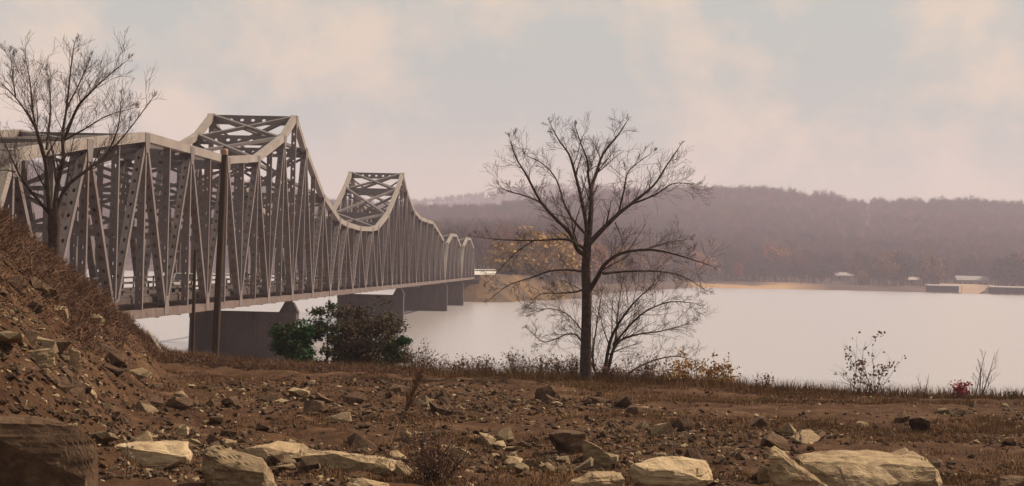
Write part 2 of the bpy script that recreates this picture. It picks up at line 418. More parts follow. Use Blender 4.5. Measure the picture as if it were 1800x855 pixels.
def limb_px(T, pix, Y, r0, r1, depth=0.0, kids=12, klen=1.5, klevel=2, up=.3, spread=.8, seedwob=.03, dep0=0.0):
    """main limb through photograph pixels, leaning `depth` metres towards or away from the viewer along its length"""
    r = T.r; P = []
    n = len(pix)
    for i, (px, py) in enumerate(pix):
        f = i/(n-1); P.append(at(px, py, Y+dep0+depth*f**1.2)+rvec(r, seedwob))
    # resample smoothly
    Q = []; RR = []
    for i in range(n-1):
        a = P[max(i-1, 0)]; b = P[i]; c = P[i+1]; d = P[min(i+2, n-1)]
        m = 4
        for j in range(m + (1 if i == n-2 else 0)):
            t = j/m
            Q.append(.5*((2*b)+(-a+c)*t+(2*a-5*b+4*c-d)*t*t+(-a+3*b-3*c+d)*t**3))
            RR.append(r0+(r1-r0)*((i+t)/(n-1))**.85)
    T.tube(Q, RR, 'limb', 8 if r0 > .08 else 5)
    N = len(Q)
    for c in range(kids):
        f = .16+.82*(c+r.random())/kids; x = min(f, .985)*(N-1); i = int(x)
        base = unit(Q[min(i+1, N-1)]-Q[i]); side = rvec(r); side = unit(side-base*np.dot(side, base))
        nd = unit(base*.75+side*spread*(.5+.6*r.random())+np.array([0, 0, up]))
        bough = r.random() < .38
        L = klen*(.55+.75*r.random())*(1.15-.55*f)*(1.5 if bough else .85)
        branch(T, Q[i], nd, L, max(.0075, RR[i]*(.46 if bough else .26)), 1, klevel, up, spread*.95, .10, (3, 5), lratio=(.5, .9))
    tip = unit(Q[-1]-Q[-2])
    branch(T, Q[-1], tip, klen*.3, r1, 1, klevel, up, spread*.9, .09, (4, 6), lratio=(.5, .9))
def leaf_faces(r, centers, size, flat=.0, aspect=1.6):
    """one small quad at each centre, randomly turned"""
    C = np.asarray(centers, float); n = len(C)
    a = r.normal(size=(n, 3)); a[:, 2] *= (1-flat); a /= np.linalg.norm(a, axis=1)[:, None]
    b = r.normal(size=(n, 3)); b -= a*(a*b).sum(1)[:, None]; b /= np.linalg.norm(b, axis=1)[:, None]
    s = size*(.6+.8*r.random(n))[:, None]
    V = np.stack([C-a*s*aspect/2, C+b*s/2, C+a*s*aspect/2, C-b*s/2], 1).reshape(-1, 3)
    Q = np.arange(n*4).reshape(n, 4)
    return V, Q
def clump_points(r, c, rad, nclump, per, csize, shell=.55, zmin=None):
    """points gathered in clumps inside an ellipsoid, denser near its skin"""
    c = np.array(c, float); rad = np.array(rad, float)
    d = r.normal(size=(nclump, 3)); d /= np.linalg.norm(d, axis=1)[:, None]
    f = shell+(1-shell)*r.random(nclump); f *= np.where(r.random(nclump) < .3, r.random(nclump), 1)
    cc = c+d*rad*f[:, None]
    p = np.repeat(cc, per, 0)+r.normal(size=(nclump*per, 3))*csize
    return p

# ------------------------------------------------------------------ the truss bridge
PAN = 7.62; DP = .0382; YA = 117.4; XB = -505.4
D1 = PAN*math.cos(math.atan(YA/F))/DP
BX, BY = (YA+XB)*D1/F, D1
PHI = math.atan(YA/F)
WT = 8.2                        # truss spacing
ZB = 6.33                       # bottom chord
bridge = empty('truss_bridge', (BX, BY, 0), math.pi/2-PHI)
tag(bridge, 'long grey steel through-truss bridge with two tall peaks crossing the lake', 'bridge')
def bw(k, s, z):
    """bridge coordinates to world"""
    l = k*PAN; c, sn = math.cos(math.pi/2-PHI), math.sin(math.pi/2-PHI)
    return np.array([BX+l*c-s*sn, BY+l*sn+s*c, z])
HK = {-13: 8.6, -11: 10.15, -9: 11.5, -7: 11.55, -5: 11.6, -3: 12.55, -1: 15.3, 0: 17.75, 1: 15.0, 3: 10.8, 5: 8.55, 6: 8.2, 8: 8.0,
      10: 8.2, 11: 8.55, 13: 10.8, 15: 15.0, 16: 17.75, 17: 15.3, 19: 12.55, 21: 11.6, 23: 11.55, 25: 11.5, 27: 10.15, 29: 8.6}
HA = {31: 8.0, 33: 10.2, 35: 10.2, 37: 8.0}
HB = {39: 8.0, 41: 10.2, 43: 10.2, 45: 8.0}
TV = (0, 1, 0)
def unit_nodes(H, k0, k1, diag):
    ks = sorted(H); xs = np.array(ks, float); hs = np.array([H[k] for k in ks])
    hh = lambda k: float(np.interp(k, xs, hs))
    E0 = .04 if k0 in (30, 38) else 0
    X = lambda k: k*PAN
    # chords, diagonals and verticals: meshes built once, the second truss shares them
    parts = []
    for a, b in zip(ks[:-1], ks[1:]):
        m = MB(); p0 = np.array((X(a), 0, ZB+hh(a))); p1 = np.array((X(b), 0, ZB+hh(b)))
        m.beam(p0, p1, .56, .60, TV); parts.append(('top_chord', m.mesh('top_chord'), MATS['steel_chord_lit']))
    for a, b in ((k0, ks[0]), (k1, ks[-1])):
        m = MB(); sg = .25 if a == k0 else -.25
        m.beam((X(a)+sg, 0, ZB), (X(b), 0, ZB+hh(b)), .54, .58, TV); parts.append(('end_post', m.mesh('end_post'), MATS['steel_chord_lit']))
    for k in range(k0, k1, 2):
        k2 = min(k+2, k1); m = MB()
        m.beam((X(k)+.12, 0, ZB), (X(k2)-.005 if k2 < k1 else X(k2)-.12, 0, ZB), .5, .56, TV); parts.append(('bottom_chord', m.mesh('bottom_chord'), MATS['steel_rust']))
    for kt, kb in diag:
        m = MB(); p0 = np.array((X(kt), 0, ZB+hh(kt))); p1 = np.array((X(kb), 0, ZB)); a = unit(p1-p0)
        wdt = .50
        m.perf(p0+a*.5, p1-a*.55, wdt, .42, TV, .85, .17, .28); parts.append(('diagonal', m.mesh('diagonal'), MATS['steel']))
    for k in range(k0+1, k1):
        m = MB(); top = k in H
        m.perf((X(k), 0, ZB+.29), (X(k), 0, ZB+hh(k)-.31), .47, .34 if top else .28, TV, .85, .16, .27); parts.append(('vertical', m.mesh('vertical'), MATS['steel']))
    for k in ks:            # gusset plates at the top joints
        m = MB(); z = ZB+hh(k)
        for sd in (-1, 1):
            y0 = sd*.292; y1 = sd*.310
            m.prism([(X(k)-.75, z+.22), (X(k)-.75, z-.15), (X(k)-.42, z-1.05), (X(k)+.42, z-1.05), (X(k)+.75, z-.15), (X(k)+.75, z+.22)], min(y0, y1), max(y0, y1))
        parts.append(('gusset_plate', m.mesh('gusset_plate'), MATS['steel']))
    for k in sorted(set(kb for _, kb in diag)):
        m = MB(); z = ZB
        for sd in (-1, 1):
            y0 = sd*.262; y1 = sd*.285
            m.prism([(X(k)-.7, z-.2), (X(k)+.7, z-.2), (X(k)+.7, z+.35), (X(k)+.38, z+1.1), (X(k)-.38, z+1.1), (X(k)-.7, z+.35)], min(y0, y1), max(y0, y1))
        parts.append(('gusset_plate', m.mesh('gusset_plate'), MATS['steel']))
    for s in (0, WT):
        for nm, me, mm in parts: obj(nm, me, mm, bridge, (0, s, 0))
    # cross frames
    for k in ks:
        h = hh(k); z = ZB+h
        m = MB(); m.perf((X(k), .3, z-.30), (X(k), WT-.3, z-.30), .92, .34, (0, 0, 1), 1.05, .30, .42)
        m.build('portal_strut', MATS['steel_brace'], bridge)
        zl = ZB+5.3
        if h > 7.9:
            m = MB(); m.beam((X(k), .23, zl), (X(k), WT-.23, zl), .34, .3, (0, 0, 1)); m.build('sway_strut', MATS['steel_brace'], bridge)
            levels = [z-.8, zl] if h < 10.5 else [z-.8, (z-.8+zl)/2, zl]
            if len(levels) == 3:
                m = MB(); m.beam((X(k), .23, levels[1]), (X(k), WT-.23, levels[1]), .3, .28, (0, 0, 1)); m.build('sway_strut', MATS['steel_brace'], bridge)
            for a, b in zip(levels[:-1], levels[1:]):
                m = MB(); m.beam((X(k)+.06, .25, b+.2), (X(k)+.06, WT-.25, a-.1), .24, .1, (0, 0, 1)); m.build('sway_brace', MATS['steel_brace'], bridge)
                m = MB(); m.beam((X(k)-.06, .25, a-.1), (X(k)-.06, WT-.25, b+.2), .24, .1, (0, 0, 1)); m.build('sway_brace', MATS['steel_brace'], bridge)
    for a, b in zip(ks[:-1], ks[1:]):
        za, zb_ = ZB+hh(a)+.02, ZB+hh(b)+.02
        m = MB(); m.beam((X(a)+.2, .3, za), (X(b)-.2, WT-.3, zb_), .34, .30, TV); m.build('lateral_brace', MATS['steel_brace'], bridge)
        m = MB(); m.beam((X(a)+.2, WT-.3, za-.04), (X(b)-.2, .3, zb_-.04), .34, .30, TV); m.build('lateral_brace', MATS['steel_brace'], bridge)
    # floor
    for k in range(k0, k1+1):
        xk = X(k)+(.2 if k == k0 else -.2 if k == k1 else 0)
        m = MB()
        m.box(xk-.02, xk+.02, .27, WT-.27, ZB-.38, ZB+.45); m.box(xk-.17, xk+.17, .27, WT-.27, ZB+.452, ZB+.49); m.box(xk-.17, xk+.17, .27, WT-.27, ZB-.42, ZB-.382)
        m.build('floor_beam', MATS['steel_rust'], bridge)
    m = MB(); m.box(X(k0)+.03, X(k1)-.03, .42, WT-.42, ZB+.66, ZB+.86)
    for y0 in (.42, WT-.80): m.box(X(k0)+.03, X(k1)-.03, y0, y0+.38, ZB+.862, ZB+1.06)
    m.build('deck_slab', MATS['concrete'], bridge)
    for y0 in (1.2, 2.6, 4.1, 5.6, 7.0):
        m = MB(); m.box(X(k0)+.05, X(k1)-.05, y0-.1, y0+.1, ZB+.495, ZB+.655); m.build('stringer', MATS['steel_rust'], bridge)
    for y0 in (.55, WT-.55):
        for zz in (.98, 1.42, 1.85):
            m = MB(); m.box(X(k0)+.04, X(k1)-.04, y0-.05, y0+.05, ZB+zz+.10, ZB+zz+.24); m.build('rail', MATS['white_paint'] if 0 else MATS['concrete'], bridge)
        for k2 in range(2*k0, 2*k1):
            xk = (k2+.5)*PAN/2
            key = 'post_mesh'
            if key not in MESHC:
                mm = MB(); mm.box(-.11, .11, -.045, .045, ZB+1.062, ZB+2.12); MESHC[key] = mm.mesh('rail_post')
            obj('rail_post', MESHC[key], MATS['concrete'], bridge, (xk, y0+(.1 if y0 < 2 else -.1), 0))
MESHC = {}
def warren(k0, k1):
    d = []
    for t in range(k0+1, k1, 2):
        if t-1 > k0 or False: d.append((t, t-1))
        if t+1 < k1: d.append((t, t+1))
    return d
dm = warren(-14, 0)+[(-1, 0), (1, 0), (1, 2), (3, 2), (3, 4), (5, 4), (6, 5), (6, 7), (8, 7), (8, 9), (10, 9), (10, 11), (11, 12), (13, 12), (13, 14), (15, 14), (15, 16)]
dm += [(17, 16)]+[d for d in warren(16, 30) if d != (17, 16)]
unit_nodes(HK, -14, 30, dm)
unit_nodes(HA, 30, 38, warren(30, 38))
unit_nodes(HB, 38, 46, warren(38, 46))
# piers: solid concrete walls standing in the lake
def pier(k, zbot):
    xk = k*PAN; zt = 4.88
    m = MB()
    y0, y1 = -.75, WT+1.5
    tb, tt = 1.15, .95
    m.box8([(xk-tb, y0-.12, zbot), (xk+tb, y0-.12, zbot), (xk+tb, y1+.12, zbot), (xk-tb, y1+.12, zbot), (xk-tt, y0, zt-.7), (xk+tt, y0, zt-.7), (xk+tt, y1, zt-.7), (xk-tt, y1, zt-.7)])
    p = m.build('pier', MATS['concrete'], bridge)
    c = MB(); c.box(xk-tt-.12, xk+tt+.12, y0-.05, y1+.05, zt-.698, zt); c.build('pier_cap', MATS['concrete'], p)
    for yc in (0, WT):
        c = MB(); a, b = .95, .42
        c.box8([(xk-a*.8, yc-a, zt+.002), (xk+a*.8, yc-a, zt+.002), (xk+a*.8, yc+a, zt+.002), (xk-a*.8, yc+a, zt+.002), (xk-b, yc-b, ZB-.42), (xk+b, yc-b, ZB-.42), (xk+b, yc+b, ZB-.42), (xk-b, yc+b, ZB-.42)])
        c.build('bearing_pedestal', MATS['concrete'], p)
        c = MB(); c.box(xk-.3, xk+.3, yc-.3, yc+.3, ZB-.418, ZB-.285); c.build('bearing', MATS['steel_rust'], p)
for k in (0, 16, 30, 38): pier(k, -3.0)
for k, sg in ((-14, -1), (46, 1)):
    m = MB(); x = k*PAN; m.box(min(x-.9*sg*0-.9, x+.9), x+.9, -1.6, WT+1.6, 0.5, ZB-.42)
    m.box(x+sg*.95-.3*(sg < 0), x+sg*.95+.3*(sg > 0), -1.6, WT+1.6, .5, ZB+.86)
    m.build('abutment', MATS['concrete'], bridge)

# ------------------------------------------------------------------ approach road, fill and parapet at the far end
def far_end():
    e = bw(46, WT/2, 0); dx, dy = math.sin(PHI), math.cos(PHI)
    # road bank curving to the right behind the bridge end
    ctr = []; h = PHI; p = np.array([e[0], e[1]]); n = 26
    p = p+np.array([math.sin(h), math.cos(h)])*1.4
    for i in range(n):
        ctr.append((p.copy(), h)); h += math.radians(1.5) if i < 9 else 0; p = p+np.array([math.sin(h), math.cos(h)])*4.0
    V = []; prof = [(-17, -1.5), (-6.2, 7.05), (-4.2, 7.17), (4.2, 7.17), (6.2, 7.05), (17, -1.5)]
    for p, h in ctr:
        rt = np.array([math.cos(h), -math.sin(h)])
        for o, z in prof: V.append((*(p+rt*o), z))
    V = np.array(V).reshape(n, len(prof), 3)
    f0 = V[0].copy(); fw = np.array([math.sin(PHI), math.cos(PHI), 0]); f0 -= fw*15; f0[:, 2] = -1.5; f0[1:5, 2] = -1.2
    f1 = V[0].copy()-fw*1.9; f1[1:5, 2] = 5.2
    W_ = np.concatenate([f0[None], f1[None], V[:1]-fw*1.6*0, V]) if False else np.concatenate([f0[None], f1[None], V])
    # finer sheet with rough, grassy surface
    def refine(A, k):
        t = np.linspace(0, len(A)-1, (len(A)-1)*k+1); i = np.minimum(t.astype(int), len(A)-2); f = (t-i)[:, None, None]; return A[i]*(1-f)+A[i+1]*f
    W_ = refine(W_, 3); W_ = np.transpose(refine(np.transpose(W_, (1, 0, 2)), 6), (1, 0, 2))
    lowz = np.clip((6.9-W_[:, :, 2])/3, 0, 1); W_[:, :, 2] += lowz*1.1*fbm(W_[:, :, 0]*.35, W_[:, :, 1]*.35, 3)
    bank = grid_mesh('road_bank', W_[:, :, 0], W_[:, :, 1], W_[:, :, 2], True)
    tag(obj('road_embankment', bank, MATS['bank_grass']), kind='structure')
    V2 = V[:, 2:4].copy(); V2[:, :, 2] += .02
    tag(obj('road', grid_mesh('road', V2[:, :, 0], V2[:, :, 1], V2[:, :, 2], False), MATS['asphalt']), kind='structure')
    # white parapet along the outer edge
    w = MB(); rl = MB(); posts = []
    for i in range(0, 9):
        a, ha = ctr[i]; b, hb = ctr[i+1]
        ra = np.array([math.cos(ha), -math.sin(ha)])*4.0; rb = np.array([math.cos(hb), -math.sin(hb)])*4.0
        w.beam((*(a+ra), 7.62), (*(b+rb), 7.62), .3, 1.15, (rb[0], rb[1], 0))
        rl.beam((*(a+ra), 8.62), (*(b+rb), 8.62), .16, .16, (rb[0], rb[1], 0))
        posts.append((*(a+ra), 0))
    par = empty('approach_parapet', (*(ctr[0][0]), 7.1))
    inv = Matrix.Translation(-Vector((*(ctr[0][0]), 7.1)))
    for nm, mb in (('parapet_wall', w), ('top_rail', rl)):
        o = mb.build(nm, MATS['white_paint'], par); o.data.transform(inv)
    for q in posts:
        m = MB(); m.box(q[0]-.06, q[0]+.06, q[1]-.06, q[1]+.06, 8.2, 8.54); o = m.build('rail_post', MATS['white_paint'], par); o.data.transform(inv)
    tag(par, 'white roadside parapet with top rail just past the far end of the bridge', 'parapet')
mat('bank_grass', (.060, .042, .030), .95, (.15, .085, .034), .12, 8, spec=.05, lo=.42, hi=.68)
far_end()
# near approach fill carrying the road to the bridge
def near_end():
    e = bw(-14, WT/2, 0)
    V = []; n = 12
    prof = [(-20, 2.0), (-6.4, 6.9), (-4.4, 7.12), (4.4, 7.12), (6.0, 6.95), (10.5, 4.6)]
    for i in range(n):
        p = e[:2]-np.array([math.sin(PHI), math.cos(PHI)])*(1.3+i*9)
        for o, z in prof: V.append((p[0]+o*math.cos(PHI), p[1]-o*math.sin(PHI), z+.9*(i > 8)*0))
    V = np.array(V).reshape(n, 6, 3)
    tag(obj('road_embankment', grid_mesh('road_embankment', V[:, :, 0], V[:, :, 1], V[:, :, 2], False), MATS['dirt']), kind='structure')
    V2 = V[:, 2:4].copy(); V2[:, :, 2] += .03
    tag(obj('road', grid_mesh('road', V2[:, :, 0], V2[:, :, 1], V2[:, :, 2], False), MATS['asphalt']), kind='structure')
near_end()

# ------------------------------------------------------------------ vehicles on the deck
def pickup(k, s, label, group=None, camper=False):
    p = bw(k, s, ZB+.864); t = empty('pickup_truck' if not camper else 'box_truck', tuple(p), math.pi/2-PHI+math.pi)
    W = .92
    if not camper:
        prof = [(-2.65, .45), (-2.65, 1.0), (-1.0, 1.02), (-.72, 1.62), (.62, 1.64), (1.2, 1.05), (2.4, .95), (2.6, .75), (2.6, .42)]
    else:
        prof = [(-3.4, .5), (-3.4, 3.0), (1.2, 3.0), (1.2, 2.35), (1.9, 2.3), (2.5, 1.45), (3.1, 1.3), (3.2, .5)]
    m = MB(); m.prism(prof, -W, W); body = m.build('body', MATS['white_paint'], t)
    if not camper:
        m = MB(); m.box8([(.66, -.8, 1.56), (1.12, -.82, 1.1), (1.14, .82, 1.1), (.68, .8, 1.56), (.70, -.78, 1.6), (1.2, -.8, 1.12), (1.2, .8, 1.12), (.70, .78, 1.6)]); m.build('windshield', MATS['glass_dark'], t)
        for sd in (-1, 1):
            m = MB(); m.prism([(-.85, 1.12), (-.62, 1.54), (.56, 1.55), (.95, 1.12)], sd*(W+.002)-.003, sd*(W+.002)+.003); m.build('side_window', MATS['glass_dark'], t)
            m = MB(); m.box(2.6, 2.63, sd*.7-.16, sd*.7+.16, .68, .88); m.build('headlight', MATS['roof_pale'], t)
        m = MB(); m.box(2.6, 2.7, -.9, .9, .4, .58); m.build('bumper', MATS['metal_dark'], t)
        ax_ = (-1.6, 1.75)
    else:
        m = MB(); m.box8([(1.92, -.8, 2.2), (2.46, -.82, 1.5), (2.46, .82, 1.5), (1.92, .8, 2.2), (1.96, -.78, 2.24), (2.52, -.8, 1.5), (2.52, .8, 1.5), (1.96, .78, 2.24)]); m.build('windshield', MATS['glass_dark'], t)
        ax_ = (-2.2, 2.3)
    for x in ax_:
        for sd in (-1, 1):
            m = MB(); pl = [(x+.36*math.cos(a*math.pi/8), .36+.36*math.sin(a*math.pi/8)) for a in range(16)]
            m.prism(pl, sd*(W-.1)-.11, sd*(W-.1)+.125); wl = m.build('wheel', MATS['rubber'], t)
            m = MB(); pl = [(x+.2*math.cos(a*math.pi/6), .36+.2*math.sin(a*math.pi/6)) for a in range(12)]
            m.prism(pl, sd*(W+.01)+.0-.01+sd*.02, sd*(W+.01)+.012+sd*.02); m.build('rim', MATS['roof_grey'], wl)
    tag(t, label, 'truck')
pickup(-5.2, 2.5, 'small white pickup truck crossing the bridge behind the near truss')

# ------------------------------------------------------------------ poles and leaning plank on the near bank
def pole(px_top, px_bot, Y, wpx, name, label, cap=None):
    a = at(*px_top, Y); b = at(*px_bot, Y); g = float(zground(np.array([b[0]]), np.array([b[1]]))[0]); dirv = unit(a-b)
    b = b-dirv*max(0, (b[2]-g+.3)/max(dirv[2], .3))
    t = empty(name, tuple(b)); T = Tree(1); r = wpx/F*Y/2
    n = 10; pts = [(a-b)*i/n for i in range(n+1)]; T.tube(pts, [r*(1.12-.25*i/n) for i in range(n+1)], 'limb', 12)
    obj('shaft', T.mesh(['limb'], 'shaft'), MATS['pole_wood'], t)
    if cap:
        m = MB(); c = a-b; pl = [(c[0]+r*1.25*math.cos(q*math.pi/6), c[2]+.05) for q in range(12)]
        T2 = Tree(2); T2.tube([c+np.array([0, 0, -.12]), c+np.array([0, 0, .10]), c+np.array([0, 0, .14]), c+np.array([0, 0, .16])], [r*.95, r*.95, r*.8, .02], 'limb', 12)
        obj('cap', T2.mesh(['limb'], 'cap'), MATS['lamp_amber'], t)
    tag(t, label, 'pole')
pole((395, 268), (378, 626), 88, 12.5, 'utility_pole', 'tall thick wooden utility pole standing in front of the near truss', True)
pole((343, 440), (338, 628), 90, 6.5, 'wooden_pole', 'thinner dark wooden pole left of the tall utility pole')
def plank(p0, p1, Y, name, label):
    a = at(*p0, Y); b = at(*p1, Y-1.0); c = (a+b)/2; t = MB(); t.beam(a-c, b-c, .16, .05, (0, 1, .3)); t.beam(a-c+(b-a)*.02, b-c-(b-a)*.02, .05, .09, (0, 1, .3))
    o = t.build(name, MATS['driftwood']); o.location = tuple(c); tag(o, label, 'plank')
plank((260, 582), (290, 628), 84, 'plank', 'pale weathered plank leaning beside the rubble slope under the bridge')

# ------------------------------------------------------------------ bare trees
def finish_tree(T, name, label, base, cat='tree', extra=None, group=None, twig='twig', bark='bark'):
    t = empty(name, tuple(base)); inv = Matrix.Translation(-Vector(tuple(base)))
    for part, kinds, m in (('trunk', ['trunk'], bark), ('branches', ['limb'], bark), ('twigs', ['twig'], twig)):
        me = T.mesh(kinds, part)
        if me is None: continue
        me.transform(inv); obj(part, me, MATS[m], t)
    for part, me, m in (extra or []):
        me.transform(inv); obj(part, me, MATS[m], t)
    tag(t, label, cat, group)
    return t
def smooth_tube(T, pix, Y, rads, kind='trunk', sides=10, flare=0):
    P = [at(px, py, Y) for px, py in pix]; Q = []; RR = []; n = len(P)
    for i in range(n-1):
        for j in range(4+(1 if i == n-2 else 0)):
            t = j/4; Q.append(P[i]+(P[i+1]-P[i])*t); RR.append(rads[i]+(rads[i+1]-rads[i])*t)
    T.tube(Q, RR, kind, sides)
def cp(cx, cy): return (820+cx/1.644, 180+cy/1.644)
TY = 74.0
T = Tree(11)
pxm = TY/F
smooth_tube(T, [cp(343, 826), cp(344, 790), cp(345, 700), cp(347, 610), cp(348, 545), cp(345, 480), cp(348, 425), cp(350, 400)], TY,
            [16*pxm, 11.2*pxm, 9.6*pxm, 9.0*pxm, 9.2*pxm, 8.4*pxm, 8*pxm, 6.5*pxm])
LIMBS = [
 ([(350, 420), (356, 370), (360, 300), (364, 250), (372, 205), (395, 150), (440, 95), (462, 58)], .15, .022, 2.0, 17, 1.35),
 ([(362, 262), (350, 215), (352, 170), (330, 120), (318, 75)], .07, .018, -1.0, 12, 1.1),
 ([(348, 440), (325, 428), (300, 378), (250, 330), (215, 285), (172, 208), (146, 162), (124, 112)], .12, .02, -2.2, 16, 1.2),
 ([(350, 400), (345, 350), (330, 272), (312, 202), (298, 150), (268, 112), (240, 70)], .11, .02, 1.0, 15, 1.2),
 ([(348, 392), (310, 345), (288, 295), (262, 225), (222, 180), (175, 160)], .07, .016, 2.4, 13, 1.0),
 ([(215, 290), (170, 268), (120, 262), (98, 240)], .045, .014, -.6, 9, .8),
 ([(352, 412), (398, 367), (440, 322), (480, 288), (540, 238), (580, 182), (616, 132)], .13, .02, 1.8, 16, 1.2),
 ([(470, 296), (540, 268), (600, 236), (660, 240)], .05, .014, -1.0, 10, .9),
 ([(440, 322), (455, 250), (470, 200), (530, 150)], .05, .014, -1.6, 9, 1.0),
 ([(354, 545), (372, 505), (402, 470), (450, 438), (520, 426), (580, 432), (640, 452), (705, 470)], .12, .018, -2.2, 15, 1.0),
 ([(395, 492), (470, 486), (550, 490), (620, 502), (690, 545)], .065, .014, 1.5, 12, .9),
 ([(520, 427), (580, 405), (640, 392)], .04, .012, .5, 8, .7),
 ([(344, 428), (322, 412), (290, 393), (200, 394), (100, 397), (25, 388)], .085, .014, -1.8, 14, .75),
 ([(200, 394), (150, 430), (110, 470), (60, 520)], .035, .01, .8, 8, .7),
 ([(345, 490), (300, 484), (240, 488), (190, 505), (120, 530), (70, 570)], .06, .012, 1.2, 11, .8),
 ([(346, 545), (310, 548), (265, 556), (215, 556), (180, 590)], .05, .012, -1.6, 10, .7),
 ([(430, 345), (445, 385), (458, 430)], .03, .01, .6, 5, .5),
]
for pix, r0, r1, dep, kids, kl in LIMBS:
    limb_px(T, [cp(*p) for p in pix], TY, r0*.86, r1*.75, dep, int(kids*1.25), kl*(.72 if pix[-1][1] < 140 else .95), 3, .20, .8)
tb = ground_at(1030, 676)
tree_c = finish_tree(T, 'bare_tree', 'tall bare tree with widely spread limbs standing alone at the bank edge', at(*cp(343, 826), TY))
# low many-stemmed tree beside it
T = Tree(23)
for pix, r0, r1, dep, kids, kl in [
 ([(378, 822), (366, 740), (378, 640), (388, 560)], .055, .012, 1.2, 11, .9),
 ([(392, 822), (415, 700), (445, 630), (490, 570), (545, 520)], .085, .014, -1.0, 14, 1.0),
 ([(402, 822), (428, 706), (480, 672), (560, 660), (640, 640)], .07, .012, 1.4, 14, .9),
 ([(398, 815), (425, 690), (440, 600), (450, 530)], .06, .012, 2.0, 12, .9),
 ([(430, 700), (500, 620), (580, 580), (660, 580)], .05, .012, -1.8, 12, .9),
 ([(385, 815), (340, 700), (300, 670), (230, 690), (185, 660)], .045, .010, 1.6, 13, .8),
 ([(380, 815), (350, 700), (300, 620), (240, 600), (200, 610)], .04, .010, -1.0, 12, .8),
 ([(440, 815), (500, 760), (590, 735), (650, 745)], .05, .012, .6, 9, .7)]:
    limb_px(T, [cp(*p) for p in pix], TY+2.2, r0, r1, dep, int(kids*1.5), kl*1.15, 3, .12, .8)
finish_tree(T, 'small_bare_tree', 'low many-stemmed bare tree leaning out beside the tall lone tree', at(*cp(390, 822), TY+2.2))
# tree at the left, behind the rubble slope
def lp(cx, cy): return (cx/2.1375, 50+cy/2.1375)
LY = 76.0
T = Tree(37); pxm = LY/F
smooth_tube(T, [(92, 580), (93, 520), (94, 470), lp(203, 850), lp(205, 780), lp(205, 715), lp(206, 680)], LY, [14*pxm, 12.5*pxm, 11.5*pxm, 11*pxm, 11*pxm, 12*pxm, 9*pxm])
for pix, r0, r1, dep, kids, kl in [
 ([(198, 730), (186, 640), (178, 540), (165, 470), (140, 390), (112, 330), (60, 265), (10, 215)], .13, .02, -1.6, 16, 1.2),
 ([(206, 700), (215, 600), (236, 500), (238, 400), (250, 300), (268, 160), (276, 70)], .13, .02, 1.5, 17, 1.2),
 ([(208, 690), (250, 600), (330, 530), (400, 480), (480, 385), (570, 275)], .11, .018, 2.0, 16, 1.1),
 ([(192, 700), (150, 650), (110, 610), (70, 545), (30, 470), (-10, 380)], .09, .018, -2.0, 13, 1.0),
 ([(172, 500), (135, 385), (118, 300), (112, 200), (100, 110)], .08, .018, .8, 14, 1.1),
 ([(238, 410), (290, 310), (340, 250), (385, 200), (465, 125)], .08, .018, -1.4, 15, 1.1),
 ([(178, 450), (182, 360), (185, 250), (180, 170)], .06, .016, 1.8, 12, 1.0),
 ([(250, 300), (300, 200), (340, 110)], .05, .015, 1.2, 10, .9),
 ([(60, 265), (50, 180), (40, 100)], .04, .014, -.8, 9, .9),
 ([(400, 480), (440, 380), (455, 260)], .045, .014, -1.0, 10, .9),
 ([(240, 420), (320, 380), (400, 330), (500, 300)], .05, .014, 1.4, 11, .9),
 ([(60, 540), (20, 530), (-30, 540)], .04, .014, .5, 7, .8)]:
    limb_px(T, [lp(*p) for p in pix], LY, r0*.88, r1*.75, dep, int(kids*1.3), kl, 3, .3, .75)
finish_tree(T, 'bare_tree', 'bare tree with upswept branches rising behind the rubble slope at the left', at(92, 580, LY))
# small bare saplings
def sapling(px, py0, py1, Y, seed, label, nst=3, spread=.5, name='sapling', kids=6, lean=0, twig='twig', group=None, kl=.9):
    T = Tree(seed); r = T.r; b = at(px, py0, Y); g = float(zground(np.array([b[0]]), np.array([Y]))[0]); b[2] = min(b[2], g)-.05 if g > 0 else b[2]
    H = (py0-py1)/F*Y
    for i in range(nst):
        d = unit(np.array([r.gauss(lean, spread*.5), r.gauss(0, spread*.5), 1.0])); L = H*(1.0 if i == 0 else .5+.45*r.random())
        branch(T, b+np.array([r.gauss(0, .06), r.gauss(0, .06), 0]), d, L, .014+.018*H/3*(1.2 if i == 0 else .8), 0 if H > 1.2 else 1, 2, .3, .6, .07, (kids-1, kids+2), 'limb', .006, (.28, .5))
    return finish_tree(T, name, label, b, 'shrub' if 'shrub' in name else 'tree', group=group, twig=twig)
sapling(874, 668, 566, 82, 41, 'thin bare sapling at the water edge left of the tall lone tree', 3, .35)
sapling(285, 632, 500, 96, 43, 'small dark bare tree in the gap under the bridge by the rubble slope', 3, .55, 'small_bare_tree', 8)
sapling(1722, 702, 612, 70, 45, 'clump of tall thin bare stems near the right edge of the bank', 7, .55, 'bare_shrub', 3)
sapling(1625, 700, 655, 70.5, 46, 'small arching bare twigs between the leafy shrub and the red shrub', 3, .8, 'bare_shrub', 5)

